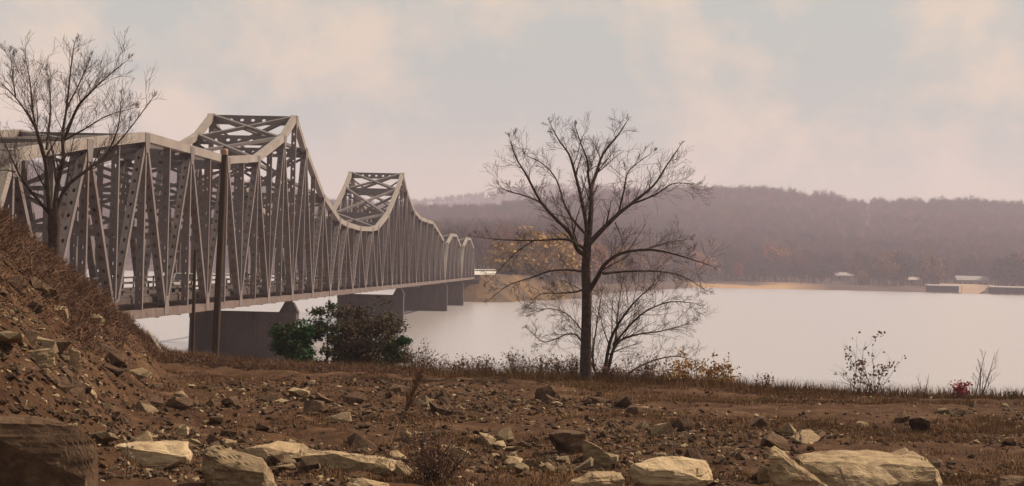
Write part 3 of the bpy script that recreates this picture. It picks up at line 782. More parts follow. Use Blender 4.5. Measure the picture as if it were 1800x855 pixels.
# ------------------------------------------------------------------ shrubs with leaves
def shrub(px, py0, wpx, hpx, Y, seed, label, leaf, nleaf, lsize, name='shrub', cat='shrub', stems=9, clumps=26, csize=.10, twig='twig_red', shell=.4, lean=0):
    r = np.random.default_rng(seed); T = Tree(seed); b = at(px, py0, Y); g = float(zground(np.array([b[0]]), np.array([Y]))[0])
    if b[2] > g: b[2] = g
    b[2] -= .04
    W = wpx/F*Y/2; H = hpx/F*Y; tips = []
    for i in range(stems):
        d = unit(np.array([T.r.gauss(lean, .55)*W/H*1.3, T.r.gauss(0, .5)*W/H, 1.0])); L = H*(.55+.5*T.r.random())
        pts = branch(T, b+np.array([T.r.gauss(0, W*.15), T.r.gauss(0, W*.12), 0]), d, L, .008+.012*H/2, 1, 2, .15, .8, .13, (4, 6), 'limb', .005)
        tips += pts[2:]
    for P, Rr, n in T.chunks['twig']+T.chunks['limb']: tips += list(P[len(P)//2:])
    tips = np.array(tips); sel = tips[r.integers(0, len(tips), clumps)]
    per = max(1, nleaf//clumps); P = np.repeat(sel, per, 0)+r.normal(size=(clumps*per, 3))*csize
    V, Q = leaf_faces(r, P, lsize)
    me = np_mesh('leaves', V, None, Q)
    return finish_tree(T, name, label, b, cat, [('leaves', me, leaf)], twig=twig)
shrub(1210, 690, 230, 74, 74.5, 51, 'straggly shrub with yellow autumn leaves right of the tall lone tree', 'leaf_yellow', 2000, .065, stems=26, clumps=150, csize=.09)
shrub(1140, 688, 150, 66, 74.2, 52, 'low tangled brown shrub at the foot of the low many-stemmed tree', 'leaf_brown', 900, .05, stems=30, clumps=160, csize=.1)
shrub(1275, 688, 60, 50, 73.5, 53, 'small outer shrub with a few yellow leaves reaching towards open water', 'leaf_yellow', 420, .07, stems=8, clumps=50)
shrub(1530, 699, 170, 100, 71, 54, 'open leafy shrub standing alone against the water at right', 'leaf_brown', 330, .07, stems=12, clumps=110, csize=.07, twig='twig')
shrub(1681, 702, 32, 32, 70, 55, 'small bright crimson shrub near the right edge of the bank', 'leaf_red', 420, .06, stems=8, clumps=60, csize=.05)
shrub(1340, 690, 36, 36, 72, 56, 'tiny brown shrub right of the yellow shrubs', 'leaf_brown', 110, .06, stems=6, clumps=30)
shrub(1783, 704, 34, 14, 69.5, 57, 'low dark tuft of leaves at the far right of the bank', 'leaf_olive', 160, .06, stems=6, clumps=30)
ORD = ['leftmost', 'second from the left', 'third from the left', 'fourth from the left', 'fifth from the left', 'fifth from the right', 'fourth from the right', 'third from the right', 'second from the right', 'rightmost']
i = 0
for px, w, h, lf in ((735, 46, 40, 'leaf_brown'), (772, 40, 26, 'leaf_brown'), (812, 46, 26, 'leaf_brown'), (850, 40, 26, 'leaf_brown'), (905, 50, 34, 'leaf_brown'), (945, 44, 34, 'leaf_brown'), (985, 46, 30, 'leaf_brown'), (1010, 30, 34, 'leaf_brown'), (1058, 40, 32, 'leaf_brown'), (1085, 40, 28, 'leaf_brown')):
    gx = (px-900)/F*78; gy = float(edge_y(np.array([gx]))[0])+.3
    b = 646+(px-735)*.088
    shrub(px, b, w*1.4, h*1.35, gy-.6, 60+i, 'low reddish-brown bush in the row along the bank edge, '+ORD[i], lf, 420, .05, stems=22, clumps=110, csize=.09)['group'] = 'low brown bushes along the bank edge'
    i += 1

# evergreens and thicket in front of the piers
def evergreen(px, py0, wpx, hpx, Y, seed, label, leafs, n, lsize, name='cedar', gaps=.5, nclump=60, csize=.22, stems=1, base_w=1.0, twig='twig', cat='tree'):
    r = np.random.default_rng(seed); T = Tree(seed); b = at(px, py0, Y); H = hpx/F*Y; W = wpx/F*Y/2
    g = float(zground(np.array([b[0]]), np.array([Y]))[0]); b0 = b.copy(); b0[2] = min(b[2], g)-.05
    for s in range(stems):
        q = b0+np.array([T.r.gauss(0, W*.25), T.r.gauss(0, W*.2), 0]) if stems > 1 else b0
        n_ = 8; pts = [q+np.array([T.r.gauss(0, .03), T.r.gauss(0, .03), (b[2]-q[2]+H*.94*(1 if s == 0 else .8))*i/n_]) for i in range(n_+1)]
        T.tube(pts, [.05+.02*H-(.045+.02*H)*i/n_ for i in range(n_+1)], 'trunk', 7)
        for i in range(int(9+H*6)):
            f = .1+.86*T.r.random(); p = pts[int(f*n_)]; an = T.r.random()*6.283
            d = np.array([math.cos(an), math.sin(an), .25]); branch(T, p, d, W*(1.15-.85*f*base_w)*(.6+.5*T.r.random()), .016, 1, 2, .1, .7, .12, (3, 5), 'limb', .006)
    tips = np.concatenate([P[1:] for P, _, _ in T.chunks['twig']+T.chunks['limb']])
    ex = []
    for li, (leaf, share) in enumerate(leafs):
        k = int(nclump*share); sel = tips[r.integers(0, len(tips), k)]
        per = int(n*share/k); P = np.repeat(sel, per, 0)+r.normal(size=(k*per, 3))*np.array([csize, csize, csize*.6])
        V, Q = leaf_faces(r, P, lsize, aspect=2.2); ex.append(('foliage', np_mesh('foliage', V, None, Q), leaf))
    return finish_tree(T, name, label, b0, cat, ex, twig=twig)
evergreen(517, 652, 92, 112, 84, 71, 'dense rounded green cedar in front of the near pier', [('leaf_green', .75), ('leaf_olive', .25)], 22000, .07, nclump=420, csize=.15, stems=3, base_w=.7)
evergreen(575, 655, 90, 148, 86, 72, 'open dark juniper with the bright lake showing through its branches', [('leaf_olive', .7), ('leaf_green', .3)], 6500, .07, name='juniper', nclump=200, csize=.14, base_w=.55)
evergreen(645, 660, 135, 148, 87, 73, 'large bushy brown thicket tree hiding the base of the second pier', [('leaf_thicket', .75), ('leaf_olive', .25)], 34000, .06, name='thicket_tree', nclump=800, csize=.2, stems=9, base_w=.45, twig='twig_red')
evergreen(692, 655, 60, 88, 85, 74, 'small green cedar at the right of the brown thicket', [('leaf_green', .6), ('leaf_olive', .4)], 11000, .07, nclump=260, csize=.13, stems=2, base_w=.6)
evergreen(612, 640, 56, 130, 88, 75, 'slim green cedar rising behind the brown thicket to deck height', [('leaf_green', .5), ('leaf_thicket', .5)], 7000, .07, nclump=200, csize=.14, stems=2, base_w=.4)

# ------------------------------------------------------------------ stones
def hull_mesh(name, seed, sx, sy, sz, n=13, box=.55):
    r = random.Random(seed); bm = bmesh.new()
    for i in range(n):
        v = Vector((r.uniform(-1, 1), r.uniform(-1, 1), r.uniform(-1, 1)))
        m = max(abs(c) for c in v); q = v/m; s = v.normalized(); v = q*box+s*(1-box)
        v *= r.uniform(.82, 1.05)
        bm.verts.new((v.x*sx, v.y*sy, v.z*sz))
    bmesh.ops.convex_hull(bm, input=bm.verts)
    bmesh.ops.delete(bm, geom=[v for v in bm.verts if not v.link_faces], context='VERTS')
    bmesh.ops.triangulate(bm, faces=bm.faces)
    me = bpy.data.meshes.new(name); bm.to_mesh(me); bm.free()
    return me
def boulder_mesh(name, seed, sx, sy, sz, n=20, box=.6, sub=4, amp=.055, skew=0.0, ledge=.0):
    r = random.Random(seed); bm = bmesh.new()
    for i in range(n):
        v = Vector((r.uniform(-1, 1), r.uniform(-1, 1), r.uniform(-1, 1)))
        m = max(abs(c) for c in v); q = v/m; s = v.normalized(); v = (q*box+s*(1-box))*r.uniform(.88, 1.06)
        bm.verts.new((v.x*sx, v.y*sy, v.z*sz+skew*v.x*sz))
    bmesh.ops.convex_hull(bm, input=bm.verts)
    bmesh.ops.delete(bm, geom=[v for v in bm.verts if not v.link_faces], context='VERTS')
    bmesh.ops.triangulate(bm, faces=bm.faces)
    for k in range(sub):
        bmesh.ops.subdivide_edges(bm, edges=bm.edges, cuts=1, use_grid_fill=True)
        bmesh.ops.triangulate(bm, faces=bm.faces)
        if k == 0:
            bmesh.ops.smooth_vert(bm, verts=bm.verts, factor=.14, use_axis_x=True, use_axis_y=True, use_axis_z=True)
    bm.normal_update(); S = (sx+sy+sz)/3
    for v in bm.verts:
        p = Vector((v.co.x*1.0, v.co.y*1.0, v.co.z*2.2))/S
        d = mnoise.fractal(p*1.6+Vector((seed, 0, 0)), 1.0, 2.0, 4)*amp+ (mnoise.cell(Vector((p.x*1.3+seed, p.y*1.3, p.z*2.6)))-.5)*amp*.5
        v.co += v.normal*d*S
    me = bpy.data.meshes.new(name); bm.to_mesh(me); bm.free()
    return me
BIG = []   # footprints of the large boulders
def boulder(px0, px1, py0, py1, seed, label, depth=.8, matn='rock', rot=(.12, 0, 0), n=20, box=.6, Y=None, sink=.3, skew=0.0, name='boulder', amp=.055):
    c = (px0+px1)/2
    if Y is None: Y = ground_at(c, min(py1, 900))[1]
    W = (px1-px0)/F*Y/2; H = (py1-py0)/F*Y
    p = at(c, py1, Y); top = at(c, py0, Y)[2]
    hz = (top-p[2])/2*(1+sink)
    me = boulder_mesh(name, seed, W*1.04, W*depth, hz, n, box, skew=skew, amp=amp)
    o = obj(name, me, MATS[matn]); o.location = (p[0], Y+W*depth*.55, top-hz*.97); o.rotation_euler = rot
    BIG.append((p[0], Y+W*depth*.55, W)); tag(o, label, 'rock')
    return o
boulder(1405, 1662, 806, 868, 101, 'largest pale limestone boulder, broad and flat-topped, at the lower right', .75, n=34, box=.72, Y=37.2)
boulder(1482, 1578, 821, 880, 102, 'squarish pale block in front of the largest boulder', .9, 'rock_bright', n=26, box=.8, Y=34.4, rot=(.42, .05, .3))
boulder(1342, 1475, 816, 885, 103, 'sharp wedge-shaped slab sloping right beside the largest boulder', .35, n=14, box=.85, skew=-.9, rot=(.15, 0, .25), Y=35.0)
boulder(1105, 1255, 810, 872, 104, 'rounded pale boulder left of the wedge-shaped slab', .7, 'rock_bright', n=30, box=.6)
boulder(985, 1095, 832, 885, 105, 'pale slab cut by the lower edge of the picture, centre right', .7, n=22, box=.7)
boulder(1330, 1360, 816, 850, 114, 'small upright stone behind the wedge-shaped slab', .6, n=14)
boulder(345, 490, 793, 872, 106, 'big angular boulder with dark left face in the left foreground', .6, n=18, box=.55, skew=-.35)
boulder(178, 335, 780, 818, 107, 'long pale slab lying flat beside the dark rock face', .5, 'rock_bright', n=22, box=.7)
boulder(425, 560, 783, 812, 117, 'pale slab behind the big angular boulder', .6, n=20, box=.6)
boulder(520, 692, 793, 828, 108, 'long low pale slab in the foreground left of the dry bush', .5, n=22, box=.7)
boulder(600, 685, 844, 885, 109, 'thin pale slab at the lower edge below the long low slab', .6, n=18, box=.7)
boulder(-60, 152, 742, 920, 110, 'huge dark flat-faced rock filling the lower left corner', .45, 'rock_dark', n=40, box=.96, skew=-.14, amp=.022)
boulder(302, 332, 744, 772, 111, 'bright pale stone standing alone in the rubble at left', .7, 'rock_bright', n=16)
boulder(700, 728, 752, 776, 112, 'pale stone beside the stem of the tall dry weed', .7, n=16)
boulder(1750, 1850, 838, 880, 113, 'dark low rock in the lower right corner', .7, 'rock_dark', n=20)
boulder(38, 92, 611, 642, 115, 'pale rounded boulder high on the rubble slope', .7, n=18)
boulder(118, 142, 608, 652, 116, 'narrow pale slab standing upright on the rubble slope', .5, n=14, box=.7)
boulder(960, 1045, 756, 800, 118, 'angular brown rock mound in the middle foreground', .7, 'rock_dark', n=18)
boulder(1020, 1085, 782, 825, 119, 'sloping slab in the middle foreground below the brown rock mound', .5, n=14, skew=-.6)
VARS = [hull_mesh('stone', 200+i, 1, .75+.03*i % .3, .42+.05*(i % 5), 11+i % 5, .45+.04*(i % 6)) for i in range(16)]
VARS_D = []
for v in VARS:
    v.materials.append(MATS['rock']); w = v.copy(); w.materials.clear(); w.materials.append(MATS['rock_dark']); VARS_D.append(w)
rs = np.random.default_rng(77)
def rubble_density(x, y):
    """how stony the bank is here"""
    hp = heap_h(x, y)
    px = 900+x/y*F
    d = sstep(.1, .8, hp)*(1-.6*sstep(62, 76, y))
    bench = sstep(1560, 1050, px)*(1-sstep(58, 70, y-(x < 0)*8))*.85+.30*(1-sstep(66, 73, y))
    patch = np.clip(.55+1.5*fbm(x*.22, y*.22, 3), 0.05, 1.2)
    return np.clip(np.maximum(d, bench*patch), 0, 1)
def scatter(n, ymin, ymax, lim=.36):
    """points spread evenly over what the ground offers, thinned by the stone density"""
    out = []
    while sum(len(a) for a in out) < n:
        y = ymin+(ymax-ymin)*rs.random(6000)**1.25; x = (rs.random(6000)-.5)*.74*y
        k = rs.random(6000) < rubble_density(x, y); k &= np.abs(x) < lim*y
        for bx, by, bw_ in BIG: k &= ~(((x-bx)**2+(y-by+.1)**2) < (bw_*.8)**2)
        out.append(np.stack([x[k], y[k]], 1))
    return np.concatenate(out)[:n]
MARKS = [(60, 690, 'the dark corner rock'), (65, 625, 'the pale slope boulder'), (200, 690, 'the slope foot'), (318, 755, 'the bright lone stone'),
         (255, 800, 'the long flat slab'), (430, 810, 'the big angular boulder'), (605, 800, 'the long low slab'), (714, 765, 'the tall dry weed'), (850, 800, 'the dark twiggy bush'),
         (900, 720, 'the middle of the bank'), (520, 690, 'the green cedar'), (400, 660, 'the utility pole foot'), (1005, 780, 'the brown mound'), (1050, 700, 'the tall lone tree'),
         (1180, 830, 'the rounded pale boulder'), (1250, 740, 'the yellow shrub'), (1400, 840, 'the wedge-shaped slab'), (1550, 780, 'the largest boulder'), (1500, 710, 'the leafy shrub'), (700, 700, 'the brown thicket')]
P = scatter(300, 37, 66, .258)
CINV = np.array(CAM_M.inverted())
for i, (x, y) in enumerate(P):
    on = 'slope' if heap_h(np.array([x]), np.array([y]))[0] > .35 else 'bench'
    pale = rs.random() < .36
    big = rs.random()**2.0; s = (.12+.27*big)*(1.2 if on == 'slope' else 1.0)*(y/48)**.3
    z = float(zground(np.array([x]), np.array([y]))[0])
    o = obj('stone', (VARS if pale else VARS_D)[int(rs.integers(0, 16))]); o.location = (x, y, z+s*.22)
    o.rotation_euler = (rs.normal()*.35, rs.normal()*.35+(.5 if on == 'slope' else 0), rs.random()*6.28); sy, sz = .7+.6*rs.random(), .7+.7*rs.random(); o.scale = (s, s*sy, s*sz)
    q = CINV @ np.array([x, y, z, 1]); px, py = 900-q[0]/q[2]*F, 427.5+q[1]/q[2]*F
    mk = min(MARKS, key=lambda k: (k[0]-px)**2+(2*(k[1]-py))**2)
    side = 'left of' if px < mk[0]-35 else 'right of' if px > mk[0]+35 else 'above' if py < mk[1] else 'below'
    lab = ('large ' if big > .35 else 'middling ' if big > .08 else 'small ')+('pale' if pale else 'brownish')+(' tall' if sz > 1.15 else ' flat' if sz < .9 else '')+' stone '+('in the rubble slope ' if on == 'slope' else 'on the flat bank ')+side+' '+mk[2]
    tag(o, lab, 'rock', ('pale ' if pale else 'brownish ')+('stones of the rubble slope' if on == 'slope' else 'stones on the flat bank'))
# the uncounted small rubble: one object per colour, real geometry
def rubble(n, smin, smax, m, seed, label):
    global rs
    Pp = scatter(n, 34, 72); VV = []; TT = []; off = 0
    base = []
    for v in VARS:
        co = np.zeros(len(v.vertices)*3, np.float32); v.vertices.foreach_get('co', co); tr = np.zeros(len(v.polygons)*3, np.int32)
        v.polygons.foreach_get('vertices', tr); base.append((co.reshape(-1, 3), tr.reshape(-1, 3)))
    Z = zground(Pp[:, 0], Pp[:, 1])
    for i in range(n):
        co, tr = base[int(rs.integers(0, 16))]; s = smin+(smax-smin)*rs.random()**2.2
        e = Matrix.Rotation(rs.random()*6.28, 3, 'Z') @ Matrix.Rotation(rs.normal()*.5, 3, 'X') @ Matrix.Rotation(rs.normal()*.4, 3, 'Y')
        c2 = (co*np.array([s, s*(.6+.6*rs.random()), s*(.5+.7*rs.random())])) @ np.array(e).T+np.array([Pp[i, 0], Pp[i, 1], Z[i]+s*.15])
        VV.append(c2); TT.append(tr+off); off += len(co)
    o = obj('rubble', np_mesh('rubble', np.concatenate(VV), np.concatenate(TT)), MATS[m]); tag(o, label, 'rubble', kind='stuff')
rubble(23500, .02, .115, 'rock_dark', 5, 'small brown stone rubble covering the near bank')
rubble(8800, .02, .09, 'rock', 6, 'small pale stone chips scattered over the near bank')

# ------------------------------------------------------------------ dry grass, brush and weeds
def grass(n, ymin, ymax, hmin, hmax, m, label, seed, name, mask, per=9, spreadr=.10, wid=.012):
    r = np.random.default_rng(seed); pts = []
    tot = 0
    while tot < n:
        y = ymin+(ymax-ymin)*r.random(8000); x = (r.random(8000)-.5)*.74*y
        k = r.random(8000) < mask(x, y); pts.append(np.stack([x[k], y[k]], 1)); tot += k.sum()
    P = np.concatenate(pts)[:n]; P = np.repeat(P, per, 0)+r.normal(size=(n*per, 2))*spreadr
    z = zground(P[:, 0], P[:, 1]); N = len(P)
    h = hmin+(hmax-hmin)*r.random(N)**1.6; lean = r.normal(size=(N, 2))*h[:, None]*.45; w = wid*(.6+.8*r.random(N))
    an = r.random(N)*np.pi; dx = np.cos(an)*w; dy = np.sin(an)*w
    A = np.stack([P[:, 0]-dx, P[:, 1]-dy, z-.02], 1); B = np.stack([P[:, 0]+dx, P[:, 1]+dy, z-.02], 1)
    C = np.stack([P[:, 0]+lean[:, 0]*.4, P[:, 1]+lean[:, 1]*.4, z+h*.65], 1); C2 = C+np.stack([dx*.7, dy*.7, 0*dx], 1)
    D = np.stack([P[:, 0]+lean[:, 0], P[:, 1]+lean[:, 1], z+h], 1)
    V = np.stack([A, B, C2, C, D], 1).reshape(-1, 3); i = np.arange(N)*5
    Q = np.stack([i, i+1, i+2, i+3], 1); Tt = np.stack([i+3, i+2, i+4], 1)
    tag(obj(name, np_mesh(name, V, Tt, Q), MATS[m]), label, 'grass', kind='stuff')
def m_bench(x, y):
    hp = heap_h(x, y); e = edge_y(x)-y; px = 900+x/y*F
    d = sstep(0, 1, .35+1.6*fbm(x*.3+4, y*.3, 3))
    far = sstep(14, 2, e)
    return np.clip((.35*d+.75*far*d+.25*sstep(1150, 1400, px)*d), 0, 1)*(e > -1.5)*(1-.7*rubble_density(x, y))*(hp < .3)
grass(15500, 36, 96, .03, .16, 'grass_dry', 'short dry brown grass growing over the stony bank', 301, 'grass', m_bench, 9, .14, .012)
grass(2600, 68, 97, .15, .55, 'grass_dry', 'taller dry grass fringe along the edge of the bank', 302, 'grass', lambda x, y: np.clip(sstep(2.6, .3, np.abs(edge_y(x)-y-.3)), 0, 1)*(heap_h(x, y) < .8)*np.where(900+x/y*F < 1200, 1, .5), 10, .18, .013)
def brush(n, mask, hmin, hmax, seed, m, label, ymin, ymax):
    """twiggy dead undergrowth: fine upright sprays"""
    r = np.random.default_rng(seed); pts = []; tot = 0
    while tot < n:
        y = ymin+(ymax-ymin)*r.random(8000); x = (r.random(8000)-.5)*.72*y
        k = r.random(8000) < mask(x, y); pts.append(np.stack([x[k], y[k]], 1)); tot += k.sum()
    P = np.concatenate(pts)[:n]; VV = []; TT = []; per = 16
    P = np.repeat(P, per, 0); N = len(P); P = P+r.normal(size=(N, 2))*.14; z = zground(P[:, 0], P[:, 1])
    h = hmin+(hmax-hmin)*r.random(N)**1.4
    st = np.stack([P[:, 0], P[:, 1], z+h*.35*r.random(N)], 1); d = r.normal(size=(N, 3))*.8; d[:, 2] = .05+.75*r.random(N); d /= np.linalg.norm(d, axis=1)[:, None]
    en = st+d*h[:, None]*.75; sd = r.normal(size=(N, 3)); sd /= np.linalg.norm(sd, axis=1)[:, None]; w = .011*(.6+.8*r.random(N))[:, None]
    mid = (st+en)/2+r.normal(size=(N, 3))*.05
    V = np.stack([st-sd*w, st+sd*w, mid+sd*w*.8, mid-sd*w*.8, en], 1).reshape(-1, 3); i = np.arange(N)*5
    tag(obj('brush', np_mesh('brush', V, np.stack([i+3, i+2, i+4], 1), np.stack([i, i+1, i+2, i+3], 1)), MATS[m]), label, 'brush', kind='stuff')
def m_heap(x, y):
    hp = heap_h(x, y); return np.clip(sstep(.8, 2.4, hp)*sstep(50, 62, y)*(.6+1.6*fbm(x*.4, y*.4, 2))+.14*sstep(1.5, 4, hp), 0, 1)*(y < 92)
brush(5200, m_heap, .2, .9, 401, 'twig_red', 'tangled reddish dead brush over the top of the rubble slope', 46, 92)
brush(1700, m_heap, .15, .6, 403, 'grass_dry', 'dry tan weeds among the brush on the rubble slope', 46, 92)
def m_under(x, y):
    px = 900+x/y*F; e = edge_y(x)-y
    return sstep(3.5, .4, np.abs(e-.2))*np.where((px > 300) & (px < 740), 1.0, np.where(px < 300, .8, 0.0))*(heap_h(x, y) < 1.5)
brush(2600, m_under, .12, .5, 402, 'twig_red', 'low reddish brush along the bank edge in front of the piers', 74, 98)
# foreground plants
def weed(px0, py0, px1, py1, label, seed, head=.9, name='dry_weed', Y=None):
    g = ground_at(px0, py0); Y = Y or g[1]; a = at(px0, py0, Y); a[2] = min(a[2], g[2]); b = at(px1, py1, Y+.3); T = Tree(seed); n = 14
    pts = [a+(b-a)*i/n+rvec(T.r, .012)+np.array([0, 0, .12*math.sin(math.pi*i/n)]) for i in range(n+1)]
    T.tube(pts, [.014-.008*i/n for i in range(n+1)], 'trunk', 5)
    L = np.linalg.norm(b-a); hp = []
    for i in range(int(46*head)):
        f = 1-.42*head*T.r.random(); q = a+(b-a)*f; d = unit(unit(b-a)+rvec(T.r, .28)); e = branch(T, q, d, L*(.10+.13*T.r.random())*(1.2-f*.4), .006, 1, 2, .2, .35, .08, (3, 5), 'twig', .004)
        hp += e
    r = np.random.default_rng(seed); hp = np.array(hp); hp = hp[r.integers(0, len(hp), 500)]+r.normal(size=(500, 3))*.02
    V, Q = leaf_faces(r, hp, .022); ex = [('seed_head', np_mesh('seed_head', V, None, Q), 'leaf_brown')]
    T.chunks['limb'] = T.chunks['limb']
    return finish_tree(T, name, label, a, 'plant', ex, twig='twig_red', bark='twig_red')
weed(676, 822, 738, 662, 'tall dry weed with feathery head leaning right in the foreground', 501, 1.0)
shrub(765, 862, 170, 120, 37.0, 502, 'dark twiggy dead bush at the bottom centre foreground', 'leaf_brown', 1500, .025, 'dead_bush', 'shrub', stems=46, clumps=400, csize=.06)
shrub(640, 850, 110, 60, 38.5, 503, 'sparse dry bush in front of the long low slab', 'leaf_brown', 500, .02, 'dead_bush', 'shrub', stems=24, clumps=200, csize=.05, twig='twig')
def stalk(px, py0, py1, seed, label):
    g = ground_at(px, py0); T = Tree(seed); H = (py0-py1)/F*g[1]; r = np.random.default_rng(seed); hp = []
    for s in range(3):
        b = g+np.array([r.normal()*.05, r.normal()*.05, -.03]); d = unit(np.array([r.normal()*.12, r.normal()*.1, 1]))
        e = branch(T, b, d, H*(1-.25*s*r.random()), .011, 1, 2, .2, .5, .05, (4, 6), 'limb', .004, (.12, .25)); hp.append(e[-1])
        for P_, R_, n_ in T.chunks['twig'][-12:]: hp.append(P_[-1])
    hp = np.repeat(np.array(hp), 8, 0)+r.normal(size=(len(hp)*8, 3))*.014; V, Q = leaf_faces(r, hp, .022, aspect=1.1)
    finish_tree(T, 'seed_stalk', label, g, 'plant', [('seed_head', np_mesh('seed_head', V, None, Q), 'driftwood')], twig='twig', bark='twig')
stalk(1182, 835, 750, 511, 'dry seed-headed stalks in front of the rounded pale boulder')
stalk(440, 862, 795, 512, 'dry dark stalks in front of the big angular boulder')
stalk(222, 838, 775, 513, 'dry dark stalks in front of the long flat slab by the dark rock')
stalk(1408, 785, 755, 514, 'small dark upright weed on the open bank above the largest boulder')
# drift log near the red shrub
def log(px0, px1, py, label, Y):
    a = at(px0, py, Y); b = at(px1, py-3, Y+.4); c = (a+b)/2; T = Tree(7); n = 8; pts = [(a-c)+(b-a)*i/n+rvec(T.r, .015) for i in range(n+1)]
    T.tube(pts, [.06+.015*math.sin(i*1.7) for i in range(n+1)], 'limb', 8); o = obj('drift_log', T.mesh(['limb'], 'drift_log'), MATS['driftwood']); c[2] = float(zground(np.array([c[0]]), np.array([Y]))[0])+.1; o.location = tuple(c); tag(o, label, 'log')
log(1690, 1740, 699, 'short pale drift log lying beside the crimson shrub', 70.0)

# ------------------------------------------------------------------ far shore: woods, single trees, houses, docks
KEEP = []     # places kept clear of woods: x, y, radius
def house(px, Y, w, d, h, label, roof='roof_pale', rz=0.0, name='house', front=True):
    p = far_at(px, Y); t = empty(name, tuple(p), rz); KEEP.append((px, Y, w))
    m = MB(); m.box(-w/2, w/2, -d/2, d/2, -1.2, h); m.build('wall', MATS['house_wall'], t)
    m = MB(); rh = d*.30; m.prism([(0, 0)]*0+[(-w/2-.5, h+.01), (w/2+.5, h+.01), (w/2+.5, h+.2), (-w/2-.5, h+.2)], -d/2-.5, d/2+.5)
    i = len(m.V); y0, y1 = -d/2-.5, d/2+.5; x0, x1 = -w/2-.5, w/2+.5
    m.V += [(x0, y0, h+.2), (x1, y0, h+.2), (x1, 0, h+.2+rh), (x0, 0, h+.2+rh), (x0, y1, h+.2), (x1, y1, h+.2)]
    m.Q += [(i, i+1, i+2, i+3), (i+3, i+2, i+5, i+4)]; m.T += [(i, i+3, i+4), (i+1, i+5, i+2)]
    m.build('roof', MATS[roof], t)
    nw = max(2, int(w/3.2))
    for k in range(nw):
        x = -w/2+(k+.5)*w/nw; m = MB()
        if k == nw//2: m.box(x-.5, x+.5, -d/2-.06, -d/2+.02, .1, 2.2); m.build('door', MATS['roof_grey'], t)
        else: m.box(x-.65, x+.65, -d/2-.05, -d/2+.02, 1.0, 2.2); m.build('window', MATS['glass_dark'], t)
    tag(t, label, 'house')
house(1478, 1330, 9, 7, 3.2, 'small house with bright white roof among trees on the far shore', 'roof_pale', .3)
house(1494, 1345, 6, 5, 2.6, 'tiny white shed right of the white-roofed house on the far shore', 'roof_pale', -.2, 'shed')
house(1708, 1300, 20, 9, 3.4, 'long low pale-roofed building above the boat docks', 'roof_pale', .05)
house(1204, 1500, 14, 9, 3.4, 'pale-roofed house high above the end of the sandy beach', 'roof_pale', -.25)
house(1418, 1620, 12, 8, 3.2, 'small pale roof in the woods above the beach', 'roof_pale', .2)
house(1484, 1640, 16, 9, 3.2, 'long pale roof in the woods uphill of the white-roofed house', 'roof_pale', 0)
house(1606, 1290, 7, 6, 2.8, 'small grey-roofed cabin left of the long low building', 'roof_grey', .1, 'cabin')
def dock(px0, px1, Y, label):
    x0, x1 = (px0-900)/F*Y, (px1-900)/F*Y; c = ((x0+x1)/2, Y, 0); t = empty('boat_dock', c); w = (x1-x0)/2; D = 9
    m = MB(); m.box(-w, w, -D/2, D/2, .25, .55); m.build('deck', MATS['driftwood'], t)
    m = MB(); m.box8([(-w-.6, -D/2-.6, 4.1), (w+.6, -D/2-.6, 4.1), (w+.6, D/2+.6, 4.1), (-w-.6, D/2+.6, 4.1), (-w-.6, -D/2-.6, 4.3), (w+.6, -D/2-.6, 4.3), (w+.6, D/2+.6, 4.9), (-w-.6, D/2+.6, 4.9)]); m.build('roof', MATS['roof_pale'], t)
    n = max(3, int(w*2/5))
    for i in range(n+1):
        for y in (-D/2+.3, D/2-.3):
            m = MB(); x = -w+.2+(2*w-.4)*i/n; m.box(x-.09, x+.09, y-.09, y+.09, .552, 4.098); m.build('post', MATS['metal_dark'], t)
    for i in range(n):
        m = MB(); x = -w+.2+(2*w-.4)*(i+.5)/n; m.box(x-1.4, x+1.4, -D/2+.4, D/2-.4, -.3, .248); m.build('float', MATS['metal_dark'], t)
    m = MB(); m.box(-w, w, D/2-.15, D/2-.05, .552, 4.09); m.build('back_panel', MATS['metal_dark'], t)  # panel coloured dark to stand for the shade under the dock roof
    tag(t, label, 'dock')
dock(1632, 1690, 1168, 'white-roofed boat dock left of the tan launching ramp')
dock(1742, 1815, 1158, 'white-roofed boat dock at the right edge beyond the tan launching ramp')
def ramp():
    V = []; Y0 = 1155; n = 14
    for i in range(n):
        Y = Y0+i*7; 
        for px in (1694-i*3.2, 1718+i*2.6):
            x = (px-900)/F*Y; z = max(-.6+i*.45, float(far_z(np.array([x]), np.array([float(Y)]))[0])+.25); V.append((x, Y, z))
    V = np.array(V).reshape(n, 2, 3); tag(obj('launching_ramp', grid_mesh('launching_ramp', V[:, :, 0], V[:, :, 1], V[:, :, 2]), MATS['far_tan']), kind='structure')
ramp()
